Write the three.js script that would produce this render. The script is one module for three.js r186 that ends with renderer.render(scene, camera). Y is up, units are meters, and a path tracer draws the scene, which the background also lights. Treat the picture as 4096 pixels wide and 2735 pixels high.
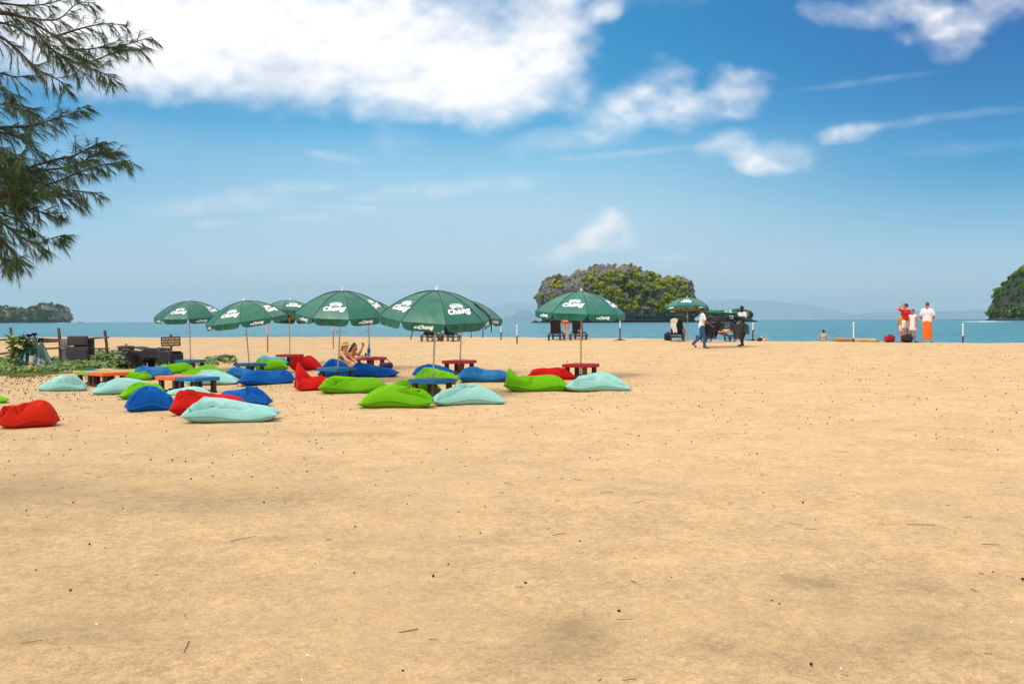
import * as THREE from 'three';
import { mergeGeometries } from 'three/addons/utils/BufferGeometryUtils.js';
import { RoundedBoxGeometry } from 'three/addons/geometries/RoundedBoxGeometry.js';

// ------------------------------------------------------------------ noise and numbers
const V = (x = 0, y = 0, z = 0) => new THREE.Vector3(x, y, z);
const { clamp, smoothstep, lerp, degToRad: R } = THREE.MathUtils;
function rng(seed) {
  let a = seed >>> 0;
  return () => { a = (a + 0x6d2b79f5) | 0; let t = Math.imul(a ^ (a >>> 15), 1 | a); t = (t + Math.imul(t ^ (t >>> 7), 61 | t)) ^ t; return ((t ^ (t >>> 14)) >>> 0) / 4294967296; };
}
function h3(x, y, z) {
  let h = Math.imul(x, 374761393) ^ Math.imul(y, 668265263) ^ Math.imul(z, 1274126177);
  h = Math.imul(h ^ (h >>> 13), 1274126177); h ^= h >>> 16;
  return (h >>> 0) / 4294967296;
}
function noise(x, y, z = 0) {            // value noise 0..1
  const ix = Math.floor(x), iy = Math.floor(y), iz = Math.floor(z);
  let fx = x - ix, fy = y - iy, fz = z - iz;
  fx = fx * fx * (3 - 2 * fx); fy = fy * fy * (3 - 2 * fy); fz = fz * fz * (3 - 2 * fz);
  const m = (dz) => {
    const a = h3(ix, iy, iz + dz), b = h3(ix + 1, iy, iz + dz), c = h3(ix, iy + 1, iz + dz), d = h3(ix + 1, iy + 1, iz + dz);
    return a + (b - a) * fx + (c - a + (a - b - c + d) * fx) * fy;
  };
  const p = m(0); return fz ? p + (m(1) - p) * fz : p;
}
function fbm(x, y, z = 0, n = 4) { let s = 0, a = 0.5, t = 0; for (let i = 0; i < n; i++) { s += a * noise(x, y, z); t += a; a *= 0.5; x = x * 2.03 + 17.1; y = y * 2.03 + 5.3; z = z * 2.03 + 9.7; } return s / t; }
function ridge(x, y, z = 0, n = 4) { let s = 0, a = 0.5, t = 0; for (let i = 0; i < n; i++) { s += a * (1 - Math.abs(2 * noise(x, y, z) - 1)); t += a; a *= 0.5; x = x * 2.1 + 3.1; y = y * 2.1 + 7.7; z = z * 2.1 + 1.3; } return s / t; }
function table(pts, x) {                 // piecewise linear look-up
  if (x <= pts[0][0]) return pts[0][1];
  for (let i = 1; i < pts.length; i++) if (x <= pts[i][0]) return lerp(pts[i - 1][1], pts[i][1], (x - pts[i - 1][0]) / (pts[i][0] - pts[i - 1][0]));
  return pts[pts.length - 1][1];
}
const sr = (r, g, b) => new THREE.Color().setRGB(r / 255, g / 255, b / 255, THREE.SRGBColorSpace);

// ------------------------------------------------------------------ camera, sky, sun, exposure
const scene = new THREE.Scene();
const F = 2283;                          // focal length in pixels of a 2348 x 1568 picture (a 35 mm lens)
const EYE = 1.75;
const camera = new THREE.PerspectiveCamera(2 * Math.atan(784 / F) * 180 / Math.PI, 4096 / 2735, 0.2, 60000);
camera.position.set(0, EYE, 0);
camera.rotation.set(-Math.atan(50.5 / F), 0, -0.0038, 'YXZ');
camera.updateMatrixWorld(true);
scene.add(camera);
const renderer = new THREE.WebGLRenderer({ antialias: true });
renderer.toneMapping = THREE.LinearToneMapping;
renderer.toneMappingExposure = 1.16;
renderer.shadowMap.enabled = true;
renderer.shadowMap.type = THREE.PCFSoftShadowMap;
const FOG = 5e-5;
scene.fog = new THREE.FogExp2(new THREE.Color().setRGB(0.58, 0.85, 1.0), FOG);
const sun = new THREE.DirectionalLight(new THREE.Color().setRGB(1, 0.92, 0.78), 1.4);
sun.position.set(-34, 80, 2); sun.target.position.set(0, 0, -28);
sun.castShadow = true; sun.shadow.radius = 30; sun.shadow.mapSize.set(4096, 4096);
Object.assign(sun.shadow.camera, { left: -60, right: 60, top: 60, bottom: -60, near: 1, far: 220 });
sun.name = 'sun'; sun.target.name = 'sun_target';
scene.add(sun, sun.target);

const lookup = (px, py) => V((px - 1174) / F, (784 - py) / F, -1).normalize().applyQuaternion(camera.quaternion);   // direction of a point of the photograph
const at = (px, py, d) => { const v = lookup(px, py); return V(0, EYE, 0).addScaledVector(v, d / -v.z); };

function skyTexture() {
  const W = 4096, H = 2048, data = new Float32Array(W * H * 4), D = 180 / Math.PI;
  const grad = [[0, .55, .71, .81], [2.5, .54, .71, .82], [6, .43, .645, .79], [9, .23, .51, .735], [11, .06, .36, .65], [13, .012, .27, .57], [16, .002, .215, .51], [20, .002, .19, .47], [35, .005, .17, .44], [90, .012, .12, .38]];
  const gc = [1, 2, 3].map((c) => grad.map((g) => [g[0], g[c]]));
  // clouds in view: centre and half-axes in pixels of the photograph, tilt, strength, softness
  const C = [
    [600, 90, 440, 150, 2, 1.25], [980, 140, 350, 140, 3, 1.3], [1140, 200, 200, 95, 0, 1.1], [1260, 70, 125, 105, 0, 1.05], [300, 100, 300, 125, 4, 1.1], [80, 60, 260, 120, 0, .9], [900, -110, 800, 150, 0, 1.3], [420, 30, 500, 90, 0, .9],
    [1430, 250, 135, 54, -6, .95], [1570, 245, 115, 50, -10, .98], [1690, 205, 90, 54, 14, 1.0], [1530, 180, 70, 40, -20, .55], [1690, 335, 85, 42, -4, .72], [1790, 350, 85, 38, 5, .7], [1740, 375, 70, 25, 8, .8], [1945, 305, 75, 26, -12, .72],
    [2150, 66, 95, 48, 35, .98], [2250, 24, 190, 48, -16, 1.0], [2060, 20, 130, 34, 0, .6], [1395, 22, 48, 30, -30, .7], [1940, 40, 110, 26, 10, .45],
    [1405, 508, 44, 30, 0, 1.2], [1352, 543, 42, 25, -16, 1.05], [1300, 570, 52, 18, -10, .6], [1447, 535, 22, 34, 0, .62], [1262, 592, 48, 18, 0, .42], [1400, 545, 66, 34, 0, .42], [1540, 588, 60, 18, 0, .25],
    [510, 470, 190, 26, -3, .3], [660, 432, 190, 14, -3, .28], [1050, 430, 230, 24, -5, .33], [765, 362, 70, 13, 12, .32], [505, 513, 60, 11, -3, .36], [690, 500, 90, 10, 0, .32], [830, 478, 120, 8, 3, .26], [900, 325, 70, 34, 0, .12],
    [1480, 348, 240, 10, -5, .24], [2150, 272, 260, 12, -7, .2], [1960, 190, 190, 8, -8, .14], [2200, 345, 190, 18, -6, .1], [1300, 320, 180, 28, -6, .3], [220, 330, 260, 70, 0, .1],
  ].map(([x, y, a, b, t, s]) => ({ x, y, a, b, c: Math.cos(R(t)), s: Math.sin(R(t)), k: s, top: y - b * 2.2, bot: y + b * 2.2 }));
  const inv = camera.quaternion.clone().invert(), v = V();
  const sunDir = sun.position.clone().sub(sun.target.position).normalize();
  for (let row = 0; row < H; row++) {
    const el = ((row + 0.5) / H - 0.5) * Math.PI, y = Math.sin(el), ce = Math.cos(el), deg = el * D;
    const base = gc.map((t) => table(t, Math.max(deg, 0)));
    for (let col = 0; col < W; col++) {
      const az = ((col + 0.5) / W - 0.5) * 2 * Math.PI, x = Math.cos(az) * ce, z = Math.sin(az) * ce, k = (row * W + col) * 4;
      let r = base[0], g = base[1], b = base[2];
      if (deg > -1) {
        const side = smoothstep(-x * 0.9 - z * .2, -0.35, 0.7), up = smoothstep(deg, 2, 16);     // the air is paler on the sun's side of the sky
        r += side * side * up * .07; g += side * side * up * .08; b += side * side * up * .05;
        const off = smoothstep(Math.abs(x + .02), .06, .50) * smoothstep(deg, 0, 9) * (x > 0 ? 1 : .55);       // deeper blue to the sides of the bright bank
        r *= 1 - .93 * off; g *= 1 - .50 * off; b *= 1 - .26 * off;
        let a = 0, shade = 1;
        v.set(x, y, z).applyQuaternion(inv);
        let inFrame = 0;
        if (v.z < -0.2) {
          const px = 1174 + F * v.x / -v.z, py = 784 - F * v.y / -v.z;
          inFrame = smoothstep(px, -500, -60) * (1 - smoothstep(px, 2400, 2850)) * smoothstep(py, -220, -40);
          if (inFrame > 0) {
            const wx = (fbm(px / 80, py / 52, 3, 5) - .5) * 90, wy = (fbm(px / 80, py / 52, 8, 5) - .5) * 56;
            const tex = fbm(px / 34 + 5, py / 24, 11, 5), fine = fbm(px / 46, py / 30, 5, 6) - .5;
            for (const c of C) {
              if (py < c.top - 60 || py > c.bot + 60) continue;
              const sc = Math.min(1, c.b / 45), dx = px - c.x + wx * sc, dy = py - c.y + wy * sc, ex = (dx * c.c + dy * c.s) / c.a, ey = (-dx * c.s + dy * c.c) / c.b;
              const q = ex * ex + ey * ey; if (q > 3) continue;
              const m = smoothstep(1.45 - q + fine * (c.b > 80 ? .62 : 1.15), -.05, c.b > 80 ? 2.4 : 2.9) * c.k * (c.b > 80 ? 1.14 : c.b < 36 ? 1.4 : 1.12) * (c.b > 80 ? 1 : .78 + .34 * smoothstep(tex, .36, .66));
              a = a + m - Math.min(1, a) * m * .75;
            }
            a = clamp(a, 0, 1);
            shade = .88 + .16 * (fbm(px / 200, py / 120, 2, 4)) + .03 * fine;
          }
        }
        if (inFrame < 1 && deg > 0.5) {   // the rest of the sky: the same cloud bank, broken towards the horizon and closed overhead
          const k2 = 1 / (y + 0.22), n = fbm(x * k2 * 2.1 + 4, z * k2 * 2.1 + 9, 1, 6), cover = lerp(.10, .42, smoothstep(deg, 8, 40));
          const m = smoothstep(n, .62 - cover, .80 - cover) * smoothstep(deg, 1, 9);
          const glow = Math.max(0, x * sunDir.x + y * sunDir.y + z * sunDir.z);
          const s2 = .88 + .3 * fbm(x * k2 * 5, z * k2 * 5, 6, 4) + 1.1 * Math.pow(glow, 6);
          shade = lerp(s2, shade, inFrame); a = lerp(m * .97, a, inFrame);
        }
        r = lerp(r, 1.0 * shade, a); g = lerp(g, .985 * shade, a); b = lerp(b, 1.0 * shade, a);
      }
      data[k] = r; data[k + 1] = g; data[k + 2] = b; data[k + 3] = 1;
    }
  }
  const t = new THREE.DataTexture(data, W, H, THREE.RGBAFormat, THREE.FloatType);
  t.mapping = THREE.EquirectangularReflectionMapping; t.magFilter = t.minFilter = THREE.LinearFilter; t.needsUpdate = true;
  return t;
}
scene.background = skyTexture();
scene.environment = scene.background;

// ------------------------------------------------------------------ building helpers
const taken = new Map();
function numbered(name) { const n = taken.get(name) ?? 0; taken.set(name, n + 1); return n ? name + '_' + String(n).padStart(3, '0') : name; }
function tag(o, label, category, group, kind) {
  if (label) o.userData.label = label; if (category) o.userData.category = category; if (group) o.userData.group = group; if (kind) o.userData.kind = kind;
  return o;
}
function shadows(m) { m.castShadow = m.receiveShadow = true; return m; }
function thing(name, label, category, pos = V(), yaw = 0, group, kind) {
  const o = new THREE.Group(); o.name = numbered(name); o.position.copy(pos); o.rotation.y = yaw; scene.add(o);
  return tag(o, label, category, group, kind);
}
function part(parent, name, geo, mat, label) {
  const m = shadows(new THREE.Mesh(Array.isArray(geo) ? merge(geo) : geo, mat)); m.name = name; parent.add(m);
  if (label) m.userData.label = label;
  return m;
}
function clean(g) {
  for (const k of Object.keys(g.attributes)) if (!['position', 'normal', 'uv'].includes(k)) g.deleteAttribute(k);
  if (!g.attributes.normal) g.computeVertexNormals();
  if (!g.attributes.uv) g.setAttribute('uv', new THREE.BufferAttribute(new Float32Array(g.attributes.position.count * 2), 2));
  if (!g.index) { const n = g.attributes.position.count, i = new Uint32Array(n); for (let k = 0; k < n; k++) i[k] = k; g.setIndex(new THREE.BufferAttribute(i, 1)); }
  return g;
}
function merge(list) { return mergeGeometries(list.map(clean)); }
const M4 = (x, y, z, rx = 0, ry = 0, rz = 0, s = 1) => new THREE.Matrix4().compose(V(x, y, z), new THREE.Quaternion().setFromEuler(new THREE.Euler(rx, ry, rz, 'YXZ')), typeof s === 'number' ? V(s, s, s) : s);
function box(w, h, d, x = 0, y = 0, z = 0, rx = 0, ry = 0, rz = 0, r = 0.008) {
  return new RoundedBoxGeometry(w, h, d, 2, Math.min(r, w / 2.2, h / 2.2, d / 2.2)).applyMatrix4(M4(x, y, z, rx, ry, rz));
}
function bar(a, b, w, t) {               // a squared bar between two points
  const d = b.clone().sub(a), g = new RoundedBoxGeometry(w, d.length(), t, 1, Math.min(w, t) * .2);
  const up = Math.abs(d.y) > .999 * d.length() ? V(0, 0, 1) : V(0, 1, 0);
  const yy = d.clone().normalize(), xx = new THREE.Vector3().crossVectors(up, yy).normalize(), zz = new THREE.Vector3().crossVectors(xx, yy);
  return g.applyMatrix4(new THREE.Matrix4().makeBasis(xx, yy, zz).setPosition(a.clone().add(b).multiplyScalar(.5)));
}
function limb(pts, radii, n = 8, bump = 0, seed = 1, fine = 5) {   // tapered, slightly uneven round limb along points
  const curve = new THREE.CatmullRomCurve3(pts), segs = Math.max(2, pts.length * fine), pos = [], uv = [], idx = [];
  const fr = curve.computeFrenetFrames(segs);
  for (let i = 0; i <= segs; i++) {
    const t = i / segs, p = curve.getPoint(t), k = t * (radii.length - 1), j = Math.min(radii.length - 2, Math.floor(k)), r = radii.length > 1 ? lerp(radii[j], radii[j + 1], k - j) : radii[0];
    for (let a = 0; a <= n; a++) {
      const th = a / n * 2 * Math.PI, rr = r * (1 + bump * (noise(Math.cos(th) * 2 + seed * 7, Math.sin(th) * 2 + 5, t * segs * .4) - .5) * 2);
      const q = p.clone().addScaledVector(fr.normals[i], Math.cos(th) * rr).addScaledVector(fr.binormals[i], Math.sin(th) * rr);
      pos.push(q.x, q.y, q.z); uv.push(a / n, t * curve.getLength() * 2);
    }
  }
  for (let i = 0; i < segs; i++) for (let a = 0; a < n; a++) { const p = i * (n + 1) + a, q = p + n + 1; idx.push(p, p + 1, q, p + 1, q + 1, q); }
  for (const [ring, flip] of [[0, 1], [segs, 0]]) {
    const c = pos.length / 3, o = curve.getPoint(ring / segs); pos.push(o.x, o.y, o.z); uv.push(0, 0);
    for (let a = 0; a < n; a++) { const p = ring * (n + 1) + a; flip ? idx.push(c, p + 1, p) : idx.push(c, p, p + 1); }
  }
  const g = new THREE.BufferGeometry();
  g.setAttribute('position', new THREE.Float32BufferAttribute(pos, 3)); g.setAttribute('uv', new THREE.Float32BufferAttribute(uv, 2)); g.setIndex(idx); g.computeVertexNormals();
  return g;
}
const rod = (a, b, r, n = 8) => limb([a, a.clone().lerp(b, .5), b], [r, r, r], n);
function lathe(pts, n = 20) { return new THREE.LatheGeometry(pts.map(([x, y]) => new THREE.Vector2(x, y)), n); }
function gridGeo(nu, nv, f, uvf) {       // surface from a function of (u, v) in 0..1
  const pos = [], uv = [], idx = [];
  for (let j = 0; j <= nv; j++) for (let i = 0; i <= nu; i++) { const p = f(i / nu, j / nv); pos.push(p.x, p.y, p.z); const t = uvf ? uvf(i / nu, j / nv) : [i / nu, j / nv]; uv.push(t[0], t[1]); }
  for (let j = 0; j < nv; j++) for (let i = 0; i < nu; i++) { const a = j * (nu + 1) + i, b = a + nu + 1; idx.push(a, a + 1, b, a + 1, b + 1, b); }
  const g = new THREE.BufferGeometry();
  g.setAttribute('position', new THREE.Float32BufferAttribute(pos, 3)); g.setAttribute('uv', new THREE.Float32BufferAttribute(uv, 2)); g.setIndex(idx); g.computeVertexNormals();
  return g;
}
const mat = (color, roughness = .8, extra = {}) => new THREE.MeshStandardMaterial({ color, roughness, ...extra });
function canvasTexture(w, h, draw) {
  const c = document.createElement('canvas'); c.width = w; c.height = h; draw(c.getContext('2d'), w, h);
  const t = new THREE.CanvasTexture(c); t.colorSpace = THREE.SRGBColorSpace; t.anisotropy = 8; return t;
}
function pixelTexture(n, f, color = true) {     // f(x, y) in 0..1 -> [r, g, b] 0..255
  const d = new Uint8Array(n * n * 4);
  for (let y = 0; y < n; y++) for (let x = 0; x < n; x++) { const c = f(x / n, y / n, x, y), k = (y * n + x) * 4; d[k] = clamp(c[0], 0, 255); d[k + 1] = clamp(c[1], 0, 255); d[k + 2] = clamp(c[2], 0, 255); d[k + 3] = 255; }
  const t = new THREE.DataTexture(d, n, n); t.wrapS = t.wrapT = THREE.RepeatWrapping; t.magFilter = THREE.LinearFilter; t.minFilter = THREE.LinearMipmapLinearFilter; t.generateMipmaps = true;
  if (color) t.colorSpace = THREE.SRGBColorSpace; t.needsUpdate = true; return t;
}
const wrapNoise = (x, y, f, z, n = 4) => {      // fbm that tiles over 0..1
  const a = fbm(x * f, y * f, z, n), b = fbm((x - 1) * f, y * f, z, n), c = fbm(x * f, (y - 1) * f, z, n), d = fbm((x - 1) * f, (y - 1) * f, z, n);
  const u = smoothstep(x, .7, 1), w = smoothstep(y, .7, 1); return lerp(lerp(a, b, u), lerp(c, d, u), w);
};

// ------------------------------------------------------------------ the beach
const SEA = -0.6;
const shelf = [[-70, 0], [-42, .0], [-36, .09], [-31, .17], [-24, .27], [-18, .38], [-12, .51], [-6, .63], [-1.5, .70], [0, .72], [2, .66], [5, .3], [10, -.4], [18, -1.2], [70, -6]];
const crest = (x) => table([[-60, 72], [-34, 67], [0, 61], [7.7, 54], [12.2, 48.5], [20.7, 42.5], [45, 34]], x);
function beachY(x, z) {
  const d = -z, q = d - crest(x), s = (a) => table(shelf, a);
  let y = (s(q - 1.5) + s(q) + s(q + 1.5)) / 3;
  y -= .2 * smoothstep(-x, 3.5, 9) * smoothstep(q, -42, -34) * (1 - smoothstep(q, -20, -9));
  return y + (fbm(x * .16 + 40, z * .16, 2, 3) - .5) * .10 * smoothstep(d, 8, 20);
}
const back = (p, d) => { const q = p.clone().addScaledVector(V(p.x, 0, p.z).normalize(), d); q.y = beachY(q.x, q.z); return q; };   // a step farther along the same line of sight
const facing = (p) => Math.atan2(-p.x, -p.z);      // turn of a thing at p that faces the camera
function spot(px, py) {                  // where the line of sight through a point of the photograph meets the sand
  const v = lookup(px, py); let t0 = 2, t = 2;
  for (; t < 110; t += .1) { const y = EYE + v.y * t; if (y < beachY(v.x * t, v.z * t)) break; t0 = t; }
  const tc = (() => { for (let k = 30; k < 100; k += .1) if (-v.z * k > crest(v.x * k) - .4) return k; return 100; })();
  if (t > tc) return V(v.x * tc, beachY(v.x * tc, v.z * tc), v.z * tc);      // past the crest: stand on the crest
  for (let i = 0; i < 14; i++) { const m = (t0 + t) / 2; if (EYE + v.y * m < beachY(v.x * m, v.z * m)) t = m; else t0 = m; }
  return V(v.x * t, beachY(v.x * t, v.z * t), v.z * t);
}
{
  const steps = (list) => { const out = []; for (const [a, b, s] of list) { const n = Math.round((b - a) / s); for (let i = 0; i < n; i++) out.push(a + (b - a) * i / n); } out.push(list[list.length - 1][1]); return out; };
  const xs = steps([[-170, -40, 4], [-40, -13, .45], [-13, 13, .09], [13, 40, .45], [40, 170, 4]]), zs = steps([[-150, -75, 3], [-75, -40, .4], [-40, -24, .2], [-24, -4, .085], [-4, 3, .3], [3, 60, 4]]);
  const rand = rng(11), dents = new Map(), key = (x, z) => Math.floor(x) + ',' + Math.floor(z);
  const dent = (x, z, a, b, turn, depth) => { for (let i = -1; i <= 1; i++) for (let j = -1; j <= 1; j++) { const k = key(x + i, z + j); (dents.get(k) ?? dents.set(k, []).get(k)).push({ x, z, a, b, c: Math.cos(turn), s: Math.sin(turn), depth }); } };
  for (let i = 0; i < 520; i++) { const d = 4 + rand() * 38, x = (rand() - .5) * d * 1.15; dent(x, -d, .09 + rand() * .1, .05 + rand() * .04, rand() * 6.3, .006 + rand() * .014); }
  for (let w = 0; w < 16; w++) {         // walked trails of footprints
    let x = (rand() - .5) * 22, d = 5 + rand() * 30, h = rand() * 6.3;
    for (let i = 0; i < 34; i++) { const sd = i % 2 ? .1 : -.1; dent(x - Math.sin(h) * sd, -d - Math.cos(h) * sd, .13, .05, -h, .010 + rand() * .01); x += Math.cos(h) * .62; d += Math.sin(h) * .62; h += (rand() - .5) * .12; }
  }
  // damp smudges and dug sand, where the photograph shows them
  const smudge = [[1318, 1452, .17, .12, .5], [1855, 1334, .16, .07, .55], [2120, 1346, .14, .06, .45], [640, 1236, .10, .035, .35], [820, 1245, .14, .04, .32], [1088, 1238, .16, .04, .3], [1505, 945, .25, .1, .2], [780, 996, .9, .10, .3], [1000, 968, .5, .08, .2], [2080, 1465, .22, .1, .35], [2150, 1420, .18, .1, .3], [240, 1440, .25, .12, .25], [1270, 1515, .2, .1, .25], [100, 1440, .2, .12, .22], [600, 1240, .3, .06, .2], [1700, 1480, .3, .12, .15], [2280, 1190, .3, .06, .2], [2000, 1315, .16, .06, .25], [1900, 1510, .3, .1, .18], [1450, 1130, .35, .06, .18]].map(([px, py, a, b, k]) => ({ p: spot(px, py), a: a * 1.6, b: b * 3.2, k }));
  const nx = xs.length, nz = zs.length, pos = new Float32Array(nx * nz * 3), col = new Float32Array(nx * nz * 3), uv = new Float32Array(nx * nz * 2), idx = [];
  for (let j = 0; j < nz; j++) for (let i = 0; i < nx; i++) {
    const x = xs[i], z = zs[j], k = j * nx + i, d = -z; let y = beachY(x, z), dark = 0;
    if (Math.abs(x) < 32 && d > 2 && d < 75) {
      y += (fbm(x * 1.3, z * 1.3, 4, 3) - .5) * .05 + (fbm(x * 5, z * 5, 7, 3) - .5) * .014;
      for (const e of dents.get(key(x, z)) ?? []) {
        const dx = x - e.x, dz = z - e.z, u = (dx * e.c + dz * e.s) / e.a, w = (-dx * e.s + dz * e.c) / e.b, q = u * u + w * w;
        if (q < 6) { y += e.depth * (.55 * Math.exp(-Math.pow(q - 2, 2)) - Math.exp(-q)); dark += e.depth * 6 * Math.exp(-q); }
      }
      for (const e of smudge) { const dx = (x - e.p.x) / e.a, dz = (z - e.p.z) / e.b, q = dx * dx + dz * dz; if (q < 6) dark += e.k * Math.exp(-q * 1.4) * (.45 + 1.1 * fbm(x * 9, z * 9, 3, 3)); }
    }
    pos[k * 3] = x; pos[k * 3 + 1] = y; pos[k * 3 + 2] = z; uv[k * 2] = x / 5; uv[k * 2 + 1] = z / 5;
    const n = fbm(x * .5, z * .5, 12, 4), n2 = fbm(x * 2.4, z * 2.4, 13, 4), streak = smoothstep(fbm(x * .8 + 3, z * 3.1 - x * .5, 21, 4), .56, .72);
    let c = clamp(.96 + (n - .5) * .07 + (n2 - .5) * .06 - streak * .05 - dark * .55, .3, 1.2);
    c *= lerp(.84, 1, smoothstep(d + fbm(x * .3, z * .3, 31, 3) * 4, 5, 19)) * lerp(.90, 1, smoothstep(x + fbm(x * .4, z * .4, 33, 3) * 4, -8, 1));   // near falloff paints vignette and grain shade into the albedo; needle litter at left
    const wet = smoothstep(d - crest(x), 3.5, 7);
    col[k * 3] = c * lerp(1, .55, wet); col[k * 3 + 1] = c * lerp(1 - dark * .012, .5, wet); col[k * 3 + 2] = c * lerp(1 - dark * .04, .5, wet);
  }
  for (let j = 0; j < nz - 1; j++) for (let i = 0; i < nx - 1; i++) { const a = j * nx + i, b = a + nx; idx.push(a, b, a + 1, a + 1, b, b + 1); }
  const g = new THREE.BufferGeometry();
  g.setAttribute('position', new THREE.BufferAttribute(pos, 3)); g.setAttribute('color', new THREE.BufferAttribute(col, 3)); g.setAttribute('uv', new THREE.BufferAttribute(uv, 2)); g.setIndex(idx); g.computeVertexNormals();
  const rs = rng(5), N = 2048, speck = new Float32Array(N * N);
  for (let i = 0; i < 26000; i++) { const x = Math.floor(rs() * N), y = Math.floor(rs() * N), v = rs() < .6 ? -(.12 + rs() * .45) : .12 + rs() * .3; speck[y * N + x] += v; if (rs() < .4) speck[y * N + (x + 1) % N] += v * .8; if (rs() < .3) speck[((y + 1) % N) * N + x] += v * .7; }
  for (let i = 0; i < 520; i++) { let x = rs() * N, y = rs() * N, h = rs() * 6.3; const n = 10 + rs() * 50, v = -(.1 + rs() * .22); for (let s = 0; s < n; s++) { speck[((Math.floor(y) + N) % N) * N + (Math.floor(x) + N) % N] += v; x += Math.cos(h); y += Math.sin(h); h += (rs() - .5) * .2; x = (x + N) % N; y = (y + N) % N; } }
  const cells = new Float32Array(N * N);
  for (let y = 0; y < N; y++) for (let x = 0; x < N; x++) cells[y * N + x] = (wrapNoise(x / N, y / N, 14, 1, 3) - .5) * .20 + (wrapNoise(x / N, y / N, 90, 2, 2) - .5) * .26 + (wrapNoise(x / N, y / N, 300, 6, 2) - .5) * .34 + (h3(x >> 1, y >> 1, 3) - .5) * .26 + (h3(x, y, 4) - .5) * .16;
  const sandMap = pixelTexture(N, (u, w, x, y) => { const c = 1 + cells[y * N + x] + speck[y * N + x]; return [205 * Math.pow(c, .6), 170 * Math.pow(c, .63), 122 * Math.pow(c, .68)]; });
  const sandBump = pixelTexture(1024, (u, w, x, y) => { const c = 128 + 90 * (wrapNoise(u, w, 26, 5, 4) - .5) * 2 + 36 * (h3(x, y, 8) - .5); return [c, c, c]; }, false);
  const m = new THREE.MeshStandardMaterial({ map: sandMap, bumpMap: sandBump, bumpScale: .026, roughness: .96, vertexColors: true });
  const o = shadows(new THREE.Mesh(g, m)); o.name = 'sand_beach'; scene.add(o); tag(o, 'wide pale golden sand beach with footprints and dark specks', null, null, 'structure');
}
// ------------------------------------------------------------------ the sea, curved as the earth is
const drop = (d) => d * d / 12742000;
{
  const radii = []; for (let d = 42; d < 26000; d *= d < 420 ? 1.011 : 1.06) radii.push(d);
  const n = 260, pos = [], uv = [], col = [], idx = [];
  radii.forEach((d, j) => {
    for (let i = 0; i <= n; i++) {
      const a = lerp(-.8, .8, i / n), x = Math.sin(a) * d, z = -Math.cos(a) * d; const wv = (fbm(x * .35 + z * .1, z * .8, 4, 3) - .5) * .34 * (1 - smoothstep(d, 150, 420)); pos.push(x, SEA - drop(d) + wv, z); uv.push(x / 48, z / 48);
      const w = fbm(x / 150 + 9, z / 60, 1, 4), band = smoothstep(w, .5, .66) * .6 * smoothstep(d, 150, 500), near = 1 - smoothstep(d, 60, 190);
      const far = smoothstep(d, 350, 2500);
      const c = [lerp(.045, .030, far), lerp(.210, .175, far), lerp(.265, .260, far)];
      col.push(c[0] + band * .02 + near * .012, c[1] + band * .05 + near * .03, c[2] + band * .035 + near * .035);
    }
  });
  for (let j = 0; j < radii.length - 1; j++) for (let i = 0; i < n; i++) { const a = j * (n + 1) + i, b = a + n + 1; idx.push(a, a + 1, b, a + 1, b + 1, b); }
  const g = new THREE.BufferGeometry();
  g.setAttribute('position', new THREE.Float32BufferAttribute(pos, 3)); g.setAttribute('uv', new THREE.Float32BufferAttribute(uv, 2)); g.setAttribute('color', new THREE.Float32BufferAttribute(col, 3)); g.setIndex(idx); g.computeVertexNormals();
  const waves = pixelTexture(1024, (u, w) => { const c = 128 + 150 * (wrapNoise(u + .02 * Math.sin(w * 12.56), w, 60, 3, 4) - .5) + 90 * (wrapNoise(u, w, 22, 9, 3) - .5); return [c, c, c]; }, false);
  const m = new THREE.MeshPhysicalMaterial({ vertexColors: true, roughness: .26, bumpMap: waves, bumpScale: 1.6, ior: 1.33, specularIntensity: .42 });
  const o = new THREE.Mesh(g, m); o.receiveShadow = true; o.name = 'sea'; scene.add(o); tag(o, 'calm blue green sea reaching to the horizon', null, null, 'structure');
}
// ------------------------------------------------------------------ islands, headland and far mountains
function leafClump(seed, n, flat = .75) {     // a bush or small tree crown made of leaf sprays, about 1 m in radius
  const r = rng(seed), pos = [], nor = [], idx = [];
  const lobes = []; for (let i = 0; i < 7; i++) lobes.push(V((r() - .5) * 1.3, (r() * .9 - .25) * flat, (r() - .5) * 1.3).multiplyScalar(.8));
  for (let i = 0; i < n; i++) {
    const l = lobes[Math.floor(r() * 7)], d = V(r() - .5, r() - .38, r() - .5).normalize(), c = l.clone().addScaledVector(d, .32 + r() * .22), s = .10 + r() * .13;
    const t = V(r() - .5, r() - .5, r() - .5).normalize(), u = new THREE.Vector3().crossVectors(d, t).normalize().multiplyScalar(s), w = new THREE.Vector3().crossVectors(u, t).normalize().multiplyScalar(s * .8);
    const k = pos.length / 3, nn = d.clone().add(V(0, .5, 0)).normalize();
    for (const q of [c.clone().sub(u), c.clone().add(w), c.clone().add(u), c.clone().sub(w)]) { pos.push(q.x, q.y, q.z); nor.push(nn.x, nn.y, nn.z); }
    idx.push(k, k + 1, k + 2, k, k + 2, k + 3);
  }
  const g = new THREE.BufferGeometry();
  g.setAttribute('position', new THREE.Float32BufferAttribute(pos, 3)); g.setAttribute('normal', new THREE.Float32BufferAttribute(nor, 3)); g.setAttribute('uv', new THREE.Float32BufferAttribute(new Float32Array(pos.length / 3 * 2), 2)); g.setIndex(idx);
  return g;
}
const clumps = [1, 2, 3, 4, 5].map((s) => leafClump(s * 31, 230));
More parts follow.
